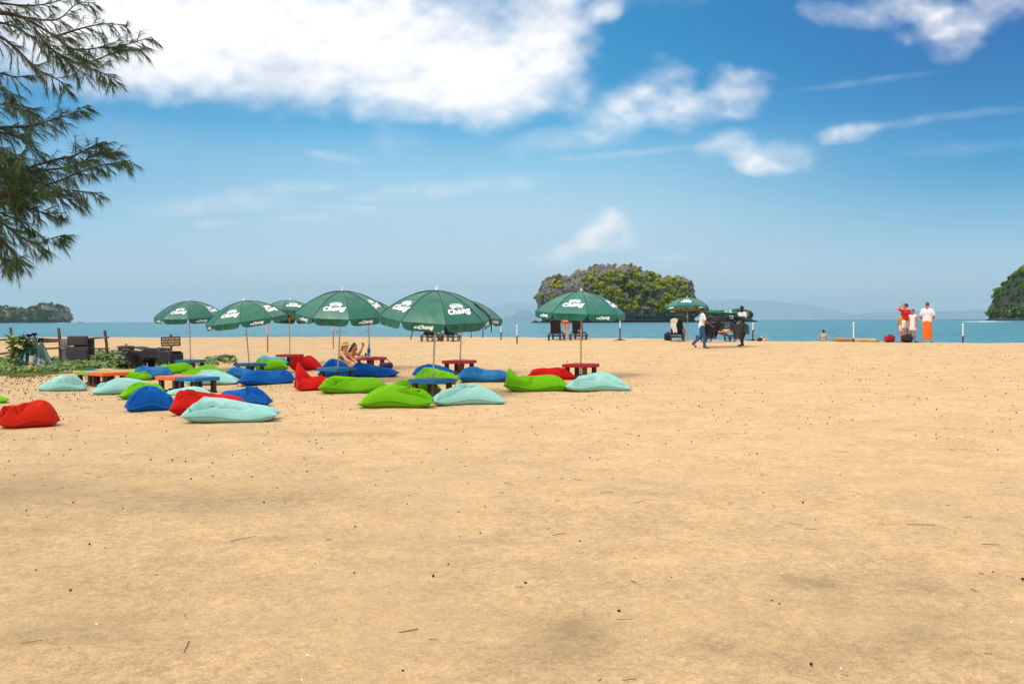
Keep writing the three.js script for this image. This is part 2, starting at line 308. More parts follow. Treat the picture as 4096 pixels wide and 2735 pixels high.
const leafMats = [[.09, .20, .015], [.22, .38, .012], [.52, .64, .014], [.70, .72, .016], [.12, .23, .014]].map(([r, g, b]) => new THREE.MeshPhysicalMaterial({ color: new THREE.Color(r, g, b), roughness: .75, side: THREE.DoubleSide, transmission: .4, thickness: 0, specularIntensity: .3 }));

// A limestone island: skyline given in pixels of the photograph, carried out to its own distance as a rounded mass with cliffs.
function island(name, label, D, sky, depth, { left, right, cliff = .3, green = .55, rockTone = [.30, .265, .235], max = 260, size = [1.6, 4.2], seed = 1, bare = () => 0, young = .5, rough = 1, detail = [200, 90], uMax = 1, trim = 0, extra = 420 }) {
  const k = (D + depth * .5) / F, cx = (left + right) / 2, wid = (right - left) * k, zc = -D;
  const o = thing(name, label, 'island', V((cx - 1174) * k, SEA - drop(D), zc - depth * .5), 0);
  const horizon = (px) => 733.5 - (px - 1174) * .0038;
  const topAt = (lx) => { const px = cx + lx / k; return Math.max(.2, (horizon(px) - table(sky, px)) * k * (1 - trim) + EYE - SEA + drop(D)); };
  const nx = detail[0], nf = detail[1];
  const half = (lx) => depth * .5 * Math.pow(Math.max(0, 1 - Math.pow(Math.abs(lx) / (wid * .5), 4)), .4) + .5;
  const base = (u, v) => {
    const lx = (u - .5) * wid, phi = (v - .5) * Math.PI, h = topAt(lx), c = Math.pow(Math.max(0, Math.cos(phi)), cliff);
    return V(lx, h * c - 2, half(lx) * Math.sin(phi));
  };
  const col = [];
  const surf = (u, v) => {
    const p = base(u, v), hgt = clamp((p.y + 2) / 10, 0, 1);
    const s = 1 / 9, n1 = ridge(p.x * s + seed, p.y * s * .45, p.z * s, 4) - .5, n2 = ridge(p.x * .35 + 7, p.y * .16, p.z * .35 + seed, 3) - .5;
    const q = p.clone(), out = V(p.x / wid, .15, p.z / depth * 1.6).normalize(), amp = rough * hgt;
    const n3 = ridge(p.x * .22 + 1, p.y * .5 + p.x * .1, p.z * .22 + seed, 2) - .5;
    q.addScaledVector(out, (n1 * 8 + n2 * 4.2 + n3 * 2.6) * amp);
    q.y += (ridge(p.x * .16 + 3, p.z * .16, seed, 4) - .55) * 6.5 * amp * smoothstep(p.y, 6, 16);
    const notch = smoothstep(p.y, .5, 1.6) * (1 - smoothstep(p.y, 3, 4.6)); q.x -= out.x * notch * 2.4; q.z -= out.z * notch * 2.4;
    return q;
  };
  const rows = (w) => w < .5 ? .5 * Math.pow(2 * w, 2.2) : 1 - .5 * Math.pow(2 - 2 * w, 2.2);      // even spacing up the cliffs
  const g = gridGeo(nx, nf, (u, v) => surf(u, rows(v)));
  const P = g.attributes.position, N = g.attributes.normal;
  for (let i = 0; i < P.count; i++) {
    const x = P.getX(i), y = P.getY(i), z = P.getZ(i), n = fbm(x * .25, y * .06, z * .25, 4), m = ridge(x * .5, y * .35, z * .5, 3), w = fbm(x * .06, y * .05, z * .06 + 4, 3);
    let c = .5 + n * .6 - (1 - m) * .8; c = clamp(c, .12, 1.1) * (.6 + w * .6);
    const tide = 1 - smoothstep(y, 1.3, 2.4), cream = smoothstep(fbm(x * .08 + 9, y * .12, z * .08, 3), .52, .66) * (1 - smoothstep(y, 10, 20));
    const moss = smoothstep(N.getY(i), .25, .7) * .6;
    const t = rockTone; let r = t[0] * c, gg = t[1] * c, b = t[2] * c;
    r = lerp(r, .42 * c, cream); gg = lerp(gg, .36 * c, cream); b = lerp(b, .27 * c, cream);
    r = lerp(r, .05, moss); gg = lerp(gg, .085, moss); b = lerp(b, .02, moss);
    r = lerp(r, .018, tide); gg = lerp(gg, .016, tide); b = lerp(b, .018, tide);
    col.push(r, gg, b);
  }
  g.setAttribute('color', new THREE.Float32BufferAttribute(col, 3));
  part(o, 'rock', g, new THREE.MeshStandardMaterial({ vertexColors: true, roughness: .95 }));
  const rand = rng(seed * 99 + 3), rest = [[], [], [], [], []]; let count = 0, tries = 0;
  const want = max + extra;
  while (count < want && tries++ < 30000) {
    const u = rand() * uMax, v = rand() < .84 ? 1 - .5 * Math.pow(rand(), 2.2) : .5 * Math.pow(.6 + rand() * .4, 2.2), p = surf(u, v), hrel = p.y / Math.max(3, topAt(p.x));
    if (p.y < 3.5) continue;
    const n = fbm(p.x * .075 + seed, p.y * .095, p.z * .075, 3);
    if (green < 1 && n < 1 - green - .14 + bare(cx + p.x / k, hrel) * .35) continue;
    const r = lerp(size[0], size[1], rand() * rand()), yell = fbm(p.x * .05, p.y * .08, seed + 5, 3) + (rand() - .5) * .35;
    const mi = yell > 1.0 - young * .75 ? (rand() < .5 ? 3 : 2) : yell > .48 ? 1 : rand() < .5 ? 4 : 0;
    const q = new THREE.Quaternion().setFromEuler(new THREE.Euler(0, rand() * 6.3, 0)), pos = p.clone().add(V(0, r * .25, r * .3)), s = V(r, r * (.7 + rand() * .4), r);
    if (count < max) { const m = part(o, 'tree_clump', clumps[count % 5], leafMats[mi]); m.position.copy(pos); m.quaternion.copy(q); m.scale.copy(s); }
    else rest[mi].push(new THREE.Matrix4().compose(pos, q, s.multiplyScalar(.8)));
    count++;
  }
  rest.forEach((list, mi) => {
    if (!list.length) return;
    const im = new THREE.InstancedMesh(clumps[mi], leafMats[mi], list.length); list.forEach((m, i) => im.setMatrixAt(i, m)); im.name = 'undergrowth'; im.userData.kind = 'stuff'; shadows(im); o.add(im);
  });
  return o;
}
island('limestone_island', 'craggy grey limestone islet with bright green trees, behind the right-hand beach umbrellas', 800,
  [[1214, 733], [1229, 726], [1236, 694], [1244, 663], [1256, 643], [1261, 634], [1280, 632], [1290, 627], [1300, 633], [1322, 633], [1329, 622], [1343, 624], [1351, 615], [1370, 611], [1386, 606], [1398, 605], [1415, 614], [1435, 612], [1458, 616], [1468, 623], [1480, 619], [1495, 627], [1507, 633], [1536, 637], [1552, 629], [1567, 636], [1576, 655], [1583, 678], [1587, 694], [1592, 708], [1600, 722]],
  62, { left: 1240, right: 1594, trim: .05, cliff: .42, green: .50, max: 290, size: [1.4, 4.4], seed: 3, young: .98, detail: [420, 170], bare: (px, h) => (px < 1320 ? .42 * (1.1 - h * .6) : px > 1560 ? .8 : .12) + (h < .16 ? 1 : 0) + (h > .93 ? .4 : 0) });
island('low_rock_islet', 'low grey rock with a green fringe, right of the limestone islet behind the carriers', 790,
  [[1600, 728], [1606, 722], [1615, 715], [1637, 711], [1652, 715], [1686, 712], [1699, 709], [1717, 712], [1725, 723], [1731, 729], [1736, 734]],
  22, { left: 1598, right: 1737, cliff: .45, green: .5, max: 40, size: [.8, 2], seed: 8, young: .4, rough: .45, bare: (px, h) => h < .5 ? 1 : 0 });
island('shore_rock', 'small dark brown rock at the left foot of the limestone islet', 780,
  [[1211, 739], [1216, 735], [1224, 728], [1231, 728], [1238, 732], [1246, 737]], 9, { left: 1210, right: 1247, cliff: .5, green: 0, max: 0, seed: 5, rough: .3, rockTone: [.16, .12, .11] });
island('wooded_headland', 'steep dark wooded headland at the right edge of the view', 900,
  [[2280, 735], [2290, 731], [2306, 724], [2316, 716], [2330, 706], [2336, 690], [2344, 662], [2358, 642], [2368, 630], [2410, 592], [2500, 565], [2640, 590], [2700, 640], [2720, 730]],
  120, { left: 2282, right: 2760, cliff: .34, green: 1.2, max: 260, uMax: .34, extra: 1300, size: [2.6, 6], seed: 13, young: .3, rockTone: [.085, .095, .06], bare: (px, h) => (h < .12 ? 1.5 : 0) });
island('wooded_island', 'far wooded island with a pale cliff, at the left edge of the view', 2500,
  [[-190, 735], [-170, 715], [-90, 700], [0, 704], [28, 700], [44, 709], [70, 716], [84, 704], [104, 692], [126, 694], [140, 703], [146, 716], [151, 735]],
  190, { left: -195, right: 150, trim: .16, cliff: .45, green: .9, max: 230, size: [5, 10], seed: 21, young: .1, rough: 1.6, bare: (px, h) => px > 128 ? .95 : 0, rockTone: [.46, .38, .33] });
{
  // far mountains: long rounded ridges, haze blue painted into their colour besides the fog
  const green = mat(new THREE.Color(.09, .19, .25), .95);  // forest colour shifted to pale blue, imitating distance haze
  const range = (name, label, D, deep, sky, seed) => {
    const k = D / F, x0 = sky[0][0], x1 = sky[sky.length - 1][0], horizon = (px) => 733.5 - (px - 1174) * .0038;
    const g = gridGeo(150, 18, (u, v) => {
      const px = lerp(x0, x1, u), t = v * 2 - 1, n = fbm(px * .06, t * 2, seed, 5), h = Math.max(0, (horizon(px) - table(sky, px)) * k) * (1 + (n - .5) * .22);
      return V((px - 1174) * k, h * Math.pow(Math.max(0, 1 - t * t), .7) - drop(D) * .35 - 20, -t * -deep * (1 + .2 * (n - .5)));
    });
    g.translate(0, 0, 0);
    const o = new THREE.Mesh(g, green); o.name = numbered(name); o.position.set(0, 0, -D); scene.add(shadows(o)); tag(o, label, null, null, 'structure');
  };
  range('far_mountains', 'hazy blue mountain ridge falling away behind the carriers', 38000, 3000, [[1480, 737], [1540, 712], [1590, 696], [1640, 686], [1700, 683], [1760, 687], [1834, 693], [1880, 703], [1930, 716], [1990, 730], [2010, 738]], 2);
  range('far_hills', 'low hazy blue hills right of the group of bathers', 30000, 2500, [[1900, 738], [1945, 727], [1970, 718], [2010, 713], [2060, 711], [2110, 709], [2150, 711], [2200, 709], [2260, 707], [2320, 712], [2420, 718], [2560, 738]], 5);
  range('far_hills', 'small hazy blue hump-backed islet left of the limestone islet', 24000, 1100, [[1120, 738], [1135, 729], [1160, 722], [1182, 719], [1187, 709], [1200, 704], [1214, 706], [1224, 717], [1234, 727], [1250, 738]], 7);
  range('far_mountains', 'palest hazy ridge rising behind the hump-backed islet', 46000, 2800, [[1040, 738], [1080, 722], [1120, 702], [1150, 692], [1180, 690], [1230, 693], [1300, 705], [1400, 722], [1480, 738]], 9);
}
// ------------------------------------------------------------------ umbrellas
const GREEN = [18, 104, 82];
function elephants(c, x, y, s) {           // the brewery's emblem: two elephants facing each other under a fan of rays
  c.save(); c.translate(x, y); c.scale(s, s); c.fillStyle = '#fff'; c.strokeStyle = '#fff';
  for (let i = 0; i < 6; i++) { c.lineWidth = 5; c.beginPath(); c.ellipse(0, 0, 104 - i * 11, 78 - i * 10, 0, Math.PI * 1.03, Math.PI * 1.97); c.stroke(); }
  for (const m of [-1, 1]) {
    c.save(); c.scale(m, 1);
    c.beginPath(); c.ellipse(62, -14, 34, 26, 0, 0, 7); c.fill();
    c.fillRect(72, -8, 18, 30); c.fillRect(42, -6, 15, 28);
    c.beginPath(); c.ellipse(29, -20, 19, 20, 0, 0, 7); c.fill();
    c.lineWidth = 9; c.beginPath(); c.moveTo(17, -14); c.quadraticCurveTo(12, 8, 8, 18); c.stroke();
    c.fillStyle = `rgb(${GREEN})`; c.beginPath(); c.ellipse(35, -20, 6, 10, .3, 0, 7); c.fill();
    c.restore();
  }
  c.restore();
}
function word(c, text, x, y, size, outline) {
  c.save(); c.translate(x, y); c.transform(1.06, -.05, -.02, 1, 0, 0); c.font = `italic bold ${size}px sans-serif`; c.textAlign = 'center'; c.textBaseline = 'alphabetic'; c.lineJoin = 'round';
  if (outline) { c.lineWidth = size * .22; c.strokeStyle = '#0a3148'; c.strokeText(text, 0, 0); }
  c.fillStyle = '#fff'; c.lineWidth = size * .075; c.strokeStyle = '#fff'; c.fillText(text, 0, 0); c.strokeText(text, 0, 0); c.restore();
}
function cloth(c, w, h, seed, grime = 1) {
  const r = rng(seed); c.fillStyle = `rgb(${GREEN})`; c.fillRect(0, 0, w, h);
  for (let i = 0; i < 160; i++) { c.fillStyle = r() < .5 ? `rgba(150,150,110,${r() * .05 * grime})` : `rgba(0,30,25,${r() * .07 * grime})`; c.beginPath(); c.ellipse(r() * w, r() * h, 10 + r() * 90, 8 + r() * 60, r() * 3, 0, 7); c.fill(); }
  for (let i = 0; i < 26; i++) { c.fillStyle = `rgba(190,175,130,${.1 + r() * .25})`; c.beginPath(); c.ellipse(r() * w, h * (.55 + r() * .45), 1 + r() * 3, 1 + r() * 2, 0, 0, 7); c.fill(); }
}
const panelTex = [0, 1, 2].map((i) => canvasTexture(512, 704, (c, w, h) => {
  cloth(c, w, h, 40 + i);
  if (i < 2) { const x = 256, y = 530; elephants(c, x + 12, y - 52, .86); c.font = 'bold 13px sans-serif'; c.fillStyle = '#cfe0da'; c.textAlign = 'center'; c.fillText('L A G E R   B E E R', x + 48, y - 20); word(c, 'Chang', x, y + 46, 97, true); }
}));
const valTex = [0, 1].map((i) => canvasTexture(512, 96, (c, w, h) => { cloth(c, w, h, 60 + i); if (!i) { elephants(c, 176, 62, .30); word(c, 'Chang', 280, 66, 54, false); } }));
const vinyl = (map) => new THREE.MeshPhysicalMaterial({ map, roughness: .36, side: THREE.DoubleSide, specularIntensity: .9, transmission: 0 });
const mPanel = panelTex.map(vinyl), mVal = valTex.map(vinyl);
const mLining = new THREE.MeshStandardMaterial({ color: sr(150, 134, 120), roughness: .8, side: THREE.DoubleSide });
const mPole = new THREE.MeshStandardMaterial({ color: sr(205, 196, 178), roughness: .42, metalness: .35 });
const mPoleY = new THREE.MeshStandardMaterial({ color: sr(214, 186, 120), roughness: .5, metalness: .1 });
const mWhite = mat(sr(228, 226, 218), .5), mDark = mat(new THREE.Color(.014, .014, .017), .5);
const UR = 1.22, UH = .56, A8 = Math.PI / 8;
const ribR = (t) => UR * t, ribY = (t) => -UH * (.86 * Math.pow(t, 2.25) + .14 * t);
const ribP = (t, a) => V(Math.sin(a) * ribR(t), ribY(t), Math.cos(a) * ribR(t));
function panelGeo(off, seed) {
  return gridGeo(12, 14, (s, v) => {
    const t = 1 - v * .985, p = ribP(t, -A8).lerp(ribP(t, A8), s), belly = Math.sin(s * Math.PI);
    const wr = (noise(s * 5 + seed, t * 7, seed) - .5) * .022 * belly + (noise(s * 12, t * 5 + seed, 3) - .5) * .010 * belly;
    p.y += -off - belly * .012 * t + wr; return p;
  }, (s, v) => { const t = 1 - v; return [.5 + (s - .5) * t, v]; });
}
const gPanel = [0, 1, 2, 3].map((i) => panelGeo(0, i * 3.7 + 1)), gLining = panelGeo(.012, 2);
const gVal = gridGeo(24, 4, (s, v) => {
  const p = ribP(1, -A8).lerp(ribP(1, A8), s), h = .165 * Math.pow(Math.max(0, 1 - Math.pow(Math.abs(2 * s - 1), 7)), .6) + .012, d = 1 - v;
  p.y -= d * h + .004; p.z += .012 * d + .012 * Math.sin(s * 9) * d; return p;
}, (s, v) => [s, v]);
const gRib = (() => { const pts = []; for (let i = 0; i <= 6; i++) { const p = ribP(.02 + .975 * i / 6, A8); p.y -= .024; pts.push(p); } return merge([limb(pts, [.006, .006], 5), rod(V(Math.sin(A8) * .03, -.62, Math.cos(A8) * .03), ribP(.56, A8).add(V(0, -.03, 0)), .005, 5)]); })();
const gCap = lathe([[0, .085], [.018, .085], [.024, .07], [.026, .03], [.05, .022], [.052, .012], [.012, .008]], 14), gVent = lathe([[.03, .012], [.10, .004], [.155, -.012], [.15, -.022], [.03, -.008]], 16);
const mSeam = mat(sr(14, 62, 52), .5);
const gSeam = (() => { const pts = []; for (let i = 0; i <= 8; i++) { const p = ribP(.05 + .95 * i / 8, A8); p.y += .004; pts.push(p); } return limb(pts, [.008, .008], 5); })();
const tones = [null, new THREE.Color(.78, .84, .84), new THREE.Color(1.05, 1.12, 1.22), new THREE.Color(1.15, 1.02, .92)], cache = new Map();   // older, bluer and sun-bleached cloth
function toned(m, t) { if (!t) return m; const k = m.uuid + t; if (!cache.has(k)) { const c = m.clone(); c.color = tones[t]; cache.set(k, c); } return cache.get(k); }
// base: where the pole meets the sand. foot, top: pixels of the pole's lower end and of the cap. front, side: tilt of the canopy in degrees.
function umbrella(label, base, top, { front = 0, side = 0, turn = 0, R: rad = UR, joint = .55, pole = mPole, parity = 0, strap = -1, tone = 0 } = {}) {
  const o = thing('beach_umbrella', label, 'umbrella', base, 0, 'green beach umbrellas standing open on the beach');
  const apex = top.clone().sub(base), s = rad / UR;
  const q = new THREE.Quaternion().setFromEuler(new THREE.Euler(R(front), 0, R(side))), qt = q.clone().multiply(new THREE.Quaternion().setFromEuler(new THREE.Euler(0, R(turn) + facing(base), 0)));
  const j = apex.clone().multiplyScalar(joint);
  part(o, 'pole', [limb([V(), j.clone().multiplyScalar(.5), j], [.021, .021, .021], 10), limb([j, j.clone().lerp(apex, .5), apex], [.016, .016, .016], 10)], pole);
  part(o, 'clamp', [new THREE.CylinderGeometry(.028, .028, .09, 10).translate(j.x, j.y, j.z), rod(j.clone().add(V(-.07, 0, .01)), j.clone().add(V(.03, 0, .01)), .012, 6), new THREE.SphereGeometry(.026, 8, 6).translate(j.x - .07, j.y, j.z + .01)], mWhite);
  const put = (m, a = 0) => { m.position.copy(apex); m.quaternion.copy(qt).multiply(new THREE.Quaternion().setFromAxisAngle(V(0, 1, 0), a)); m.scale.setScalar(s); return m; };
  for (let i = 0; i < 8; i++) {
    const a = i * Math.PI / 4, logo = (i + parity) % 2 === 0, p = put(part(o, 'canopy_panel', gPanel[i % 4], toned(logo ? mPanel[i % 4 < 2 ? 0 : 1] : mPanel[2], tone)), a);
    part(p, 'valance', gVal, toned(logo ? mVal[1] : mVal[0], tone));
    part(p, 'seam', gSeam, mSeam);
    put(part(o, 'rib', gRib, mDark), a);
  }
  const lin = []; for (let i = 0; i < 8; i++) lin.push(gLining.clone().rotateY(i * Math.PI / 4));
  put(part(o, 'lining', lin, mLining)); put(part(o, 'finial', gCap, mWhite)); put(part(o, 'top_collar', gVent, mSeam));
  put(part(o, 'runner', lathe([[.02, -.6], [.045, -.6], [.045, -.66], [.02, -.66]], 10), mDark));
  if (strap >= 0) { const a = R(strap), e = V(Math.sin(a), 0, Math.cos(a)); const pt = (t, up) => V(e.x * ribR(t) * .95, ribY(t) + up, e.z * ribR(t) * .95); put(part(o, 'tie_strap', limb([pt(.72, .02), pt(.86, .03), pt(1.0, .03), pt(1.05, -.06), pt(1.06, -.24)], [.014, .012, .01, .012, .014], 5), mDark)); }
  return o;
}
// ------------------------------------------------------------------ low tables
function paint(rgb, wear, seed) {
  const under = [92, 70, 48];
  return pixelTexture(256, (u, v) => {
    const g = wrapNoise(u, v * .15, 40, seed, 3), w = smoothstep(wrapNoise(u, v, 7, seed + 4, 4), .72 - wear * .2, .80 - wear * .1) * .55, k = .86 + g * .28;
    return [lerp(rgb[0] * k, under[0], w), lerp(rgb[1] * k, under[1], w), lerp(rgb[2] * k, under[2], w)];
  });
}
const paints = { blue: [14, 112, 160], red: [196, 12, 22], orange: [240, 106, 30], lime: [150, 172, 52] };
const mTop = Object.fromEntries(Object.entries(paints).map(([k, c], i) => [k, new THREE.MeshStandardMaterial({ map: paint(c, k === 'lime' ? .6 : .25, i + 1), roughness: .55 })]));
const mWood = new THREE.MeshStandardMaterial({ map: pixelTexture(256, (u, v) => { const g = wrapNoise(u, v * .12, 36, 3, 4), s = smoothstep(wrapNoise(u, v, 5, 6, 4), .45, .7); return [lerp(60, 190, g * s), lerp(40, 132, g * s), lerp(30, 68, g * s)]; }), roughness: .8 });
const mGlass = new THREE.MeshPhysicalMaterial({ color: new THREE.Color(.92, .97, .96), roughness: .05, transmission: 1, thickness: 0, ior: 1.5 });
const TS = .76, TH = .40;
const gPlank = (() => [0, 1, 2, 3, 4].map((i) => box(.133, .035, TS - .085, (i - 2) * .1355, TH - .012 + (i % 2) * .002, 0, 0, 0, 0, .005)))();
const gApron = [box(TS, .09, .042, 0, TH - .045, TS / 2 - .021), box(TS, .09, .042, 0, TH - .045, -TS / 2 + .021), box(.042, .0895, TS - .086, TS / 2 - .021, TH - .045, 0), box(.042, .0895, TS - .086, -TS / 2 + .021, TH - .045, 0)];
const gLeg = [[-1, -1], [1, -1], [-1, 1], [1, 1]].map(([x, z]) => box(.105, TH - .06 + .12, .105, x * .27, (TH - .06 - .12) / 2, z * .27, 0, 0, 0, .006));
const gFoot = [box(.70, .075, .10, 0, .03, .27, 0, 0, 0, .006), box(.70, .075, .10, 0, .03, -.27, 0, 0, 0, .006)].map((g, i) => g.translate(0, .002 * i, 0)), gShelf = box(.14, .05, .44, 0, .075, 0, 0, 0, 0, .005);
const tables = [];
function lowTable(label, color, p, turn, legs = true) {
  const o = thing('low_table', label, 'table', p, turn === null ? 0 : R(turn) + facing(p), 'low square painted wooden tables');
  gPlank.forEach((g) => part(o, 'plank', g, mTop[color])); gApron.forEach((g) => part(o, 'edge_board', g, mTop[color]));
  gLeg.forEach((g) => part(o, 'leg', g, mWood));
  gFoot.forEach((g) => part(o, 'foot_board', g, mWood)); part(o, 'shelf', gShelf, mWood);
  return o;
}
const gAsh = lathe([[0, .006], [.045, .006], [.05, .0], [.056, .03], [.06, .034], [.052, .034], [.046, .012], [0, .012]], 18);
function onTable(t, x, z) { return V(x, TH + .009, z).applyEuler(t.rotation).add(t.position); }
function ashtray(label, t, x, z) { const o = shadows(new THREE.Mesh(gAsh, mGlass)); o.name = numbered('ashtray'); o.position.copy(onTable(t, x, z)); scene.add(o); return tag(o, label, 'ashtray', 'glass ashtrays on the low tables'); }
// centre of a table from the pixel of its front ground corner
const seat = (px, py, back = .42) => { const p = spot(px, py), d = p.clone().setY(0).normalize().multiplyScalar(back); p.add(d); p.y = beachY(p.x, p.z) + .0; return p; };
const T1 = lowTable('blue low table under the leftmost open umbrella', 'blue', seat(437, 853), -34);
const T2 = lowTable('blue low table under the second umbrella from the left', 'blue', seat(573, 863), -55);
const T3 = lowTable('red low table under the small umbrella farther back, beside the upper red bean bag', 'red', seat(664, 838), -38);
const T4 = lowTable('blue low table with an ashtray, under the big umbrella beside the seated women', 'blue', seat(772, 879), -45);
const T5 = lowTable('red low table holding the water bottle, beside the seated women', 'red', seat(849, 849), -38);
const T6 = lowTable('blue low table under the largest umbrella, between the lime and pale aqua bean bags', 'blue', seat(991, 913), -39);
const T7 = lowTable('red low table behind the steel blue bean bag, right of the middle blue table', 'red', seat(1053, 859), -33);
const T8 = lowTable('red low table under the rightmost umbrella on the open sand', 'red', seat(1332, 870), -29);
const T10b = lowTable('blue half of the orange and blue pair of tables behind the front aqua bean bag', 'blue', seat(452, 903), -52);
const pair = (t) => { const p = V(-.77, 0, 0).applyAxisAngle(V(0, 1, 0), t.rotation.y).add(t.position); p.y = t.position.y + .004; return p; };
const T10a = lowTable('orange half of the orange and blue pair of tables', 'orange', pair(T10b), -52); T10a.rotation.y = T10b.rotation.y;
const T9b = lowTable('orange half of the lime and orange pair of tables near the fence', 'orange', seat(248, 888), -60);
const T9a = lowTable('faded lime half of the lime and orange pair of tables near the fence', 'lime', pair(T9b), -60); T9a.rotation.y = T9b.rotation.y;
ashtray('clear glass ashtray on the blue table under the leftmost umbrella', T1, .12, .05); ashtray('clear glass ashtray on the red table farther back', T3, -.15, .05);
ashtray('clear glass ashtray on the blue table beside the seated women', T4, .05, .10); ashtray('clear glass ashtray on the blue table under the largest umbrella', T6, -.16, .12);
ashtray('clear glass ashtray on the red table behind the steel blue bean bag', T7, .1, -.05); ashtray('clear glass ashtray on the red table of the rightmost umbrella', T8, -.10, .04);
ashtray('clear glass ashtray on the orange table of the orange and blue pair', T10a, .1, .05); ashtray('clear glass ashtray on the orange table near the fence', T9b, -.12, -.05);

// umbrellas over the tables
const over = (t, px, py) => at(px, py, -t.position.z);
umbrella('green umbrella with white lettering, leftmost of the open umbrellas', T1.position.clone(), over(T1, 432, 690), { front: 5, side: 1, turn: -25, strap: -62, R: 1.18, tone: 1 });
umbrella('green umbrella leaning left, second from the left, over a blue table', T2.position.clone(), over(T2, 558, 690), { front: 5, side: 7, turn: 14, parity: 1, R: 1.3, tone: 3 });
umbrella('green umbrella showing its tan lining, between the second and the big third umbrella', T3.position.clone(), over(T3, 663, 689), { front: -9, side: 0, turn: 10, R: 1.2, tone: 3 });
umbrella('big green umbrella above the two seated women', T4.position.clone(), over(T4, 785, 667), { front: 9, side: -2, turn: -15, parity: 0, strap: -52, R: 1.27 });
umbrella('green umbrella mostly hidden behind the big one above the seated women', T5.position.clone(), over(T5, 842, 686), { front: 2, side: -3, turn: 5, R: 1.1 });
umbrella('largest green umbrella, in the middle of the photo, tilted towards the viewer', T6.position.clone(), over(T6, 1001, 666), { front: 7.5, side: -3, turn: 32, parity: 0, strap: 62, R: 1.27 });
umbrella('green umbrella half hidden behind the right side of the largest one', T7.position.clone(), over(T7, 1062, 687), { front: -3, side: -3, turn: 16, R: 1.2, tone: 1 });
umbrella('green umbrella in front of the limestone islet, standing on a red table', T8.position.clone(), over(T8, 1333, 668), { front: 3, side: -2, turn: -14, parity: 0, R: 1.24, pole: mPoleY, tone: 2 });
const U9 = spot(1578, 779), U10 = spot(1303, 776);
umbrella('small far green umbrella beside the single lounger, its tan lining showing', U9, at(1576, 682, -U9.z), { front: -7, side: -1, turn: -4, parity: 0, R: 1.16, pole: mPoleY, tone: 2 });
umbrella('umbrella hidden behind the islet-side umbrella, only its pale pole showing between two loungers', U10, at(1303, 684, -U10.z), { front: 0, turn: 10, R: .95, pole: mPoleY });
// ------------------------------------------------------------------ bean bag cushions
const weave = pixelTexture(256, (u, v, x, y) => { const c = 128 + 60 * ((x % 4 < 2) ^ (y % 4 < 2) ? 1 : -1) * .35 + 70 * (wrapNoise(u, v, 9, 4, 4) - .5); return [c, c, c]; }, false);
weave.repeat.set(3, 3);
function fabric(rgb, fade) {
  const map = pixelTexture(256, (u, v) => { const a = wrapNoise(u, v, 4, 7, 4), s = smoothstep(wrapNoise(u, v, 6, 13, 4), .52, .75) * fade, k = .92 + a * .16; return [lerp(rgb[0] * k, 205, s * .45), lerp(rgb[1] * k, 200, s * .45), lerp(rgb[2] * k, 180, s * .45)]; });
  return new THREE.MeshPhysicalMaterial({ map, bumpMap: weave, bumpScale: .0025, roughness: .82, sheen: .1, sheenRoughness: .5, sheenColor: new THREE.Color().setRGB(rgb[0] / 255, rgb[1] / 255, rgb[2] / 255), specularIntensity: .35, side: THREE.DoubleSide });
}
const bagMat = { lime: fabric([106, 176, 4], .06), royal: fabric([4, 86, 164], .1), steel: fabric([34, 108, 165], .28), aqua: fabric([150, 205, 194], .35), red: fabric([198, 18, 8], .05), teal: fabric([92, 178, 186], .25), flame: fabric([200, 34, 6], .05) };
const pipeMat = { lime: mat(sr(66, 120, 4), .9), royal: mat(sr(30, 100, 190), .9), steel: mat(sr(20, 70, 118), .9), aqua: mat(sr(120, 175, 168), .9), red: mat(sr(150, 10, 6), .9), teal: mat(sr(60, 130, 140), .9), flame: mat(sr(170, 30, 8), .9) };
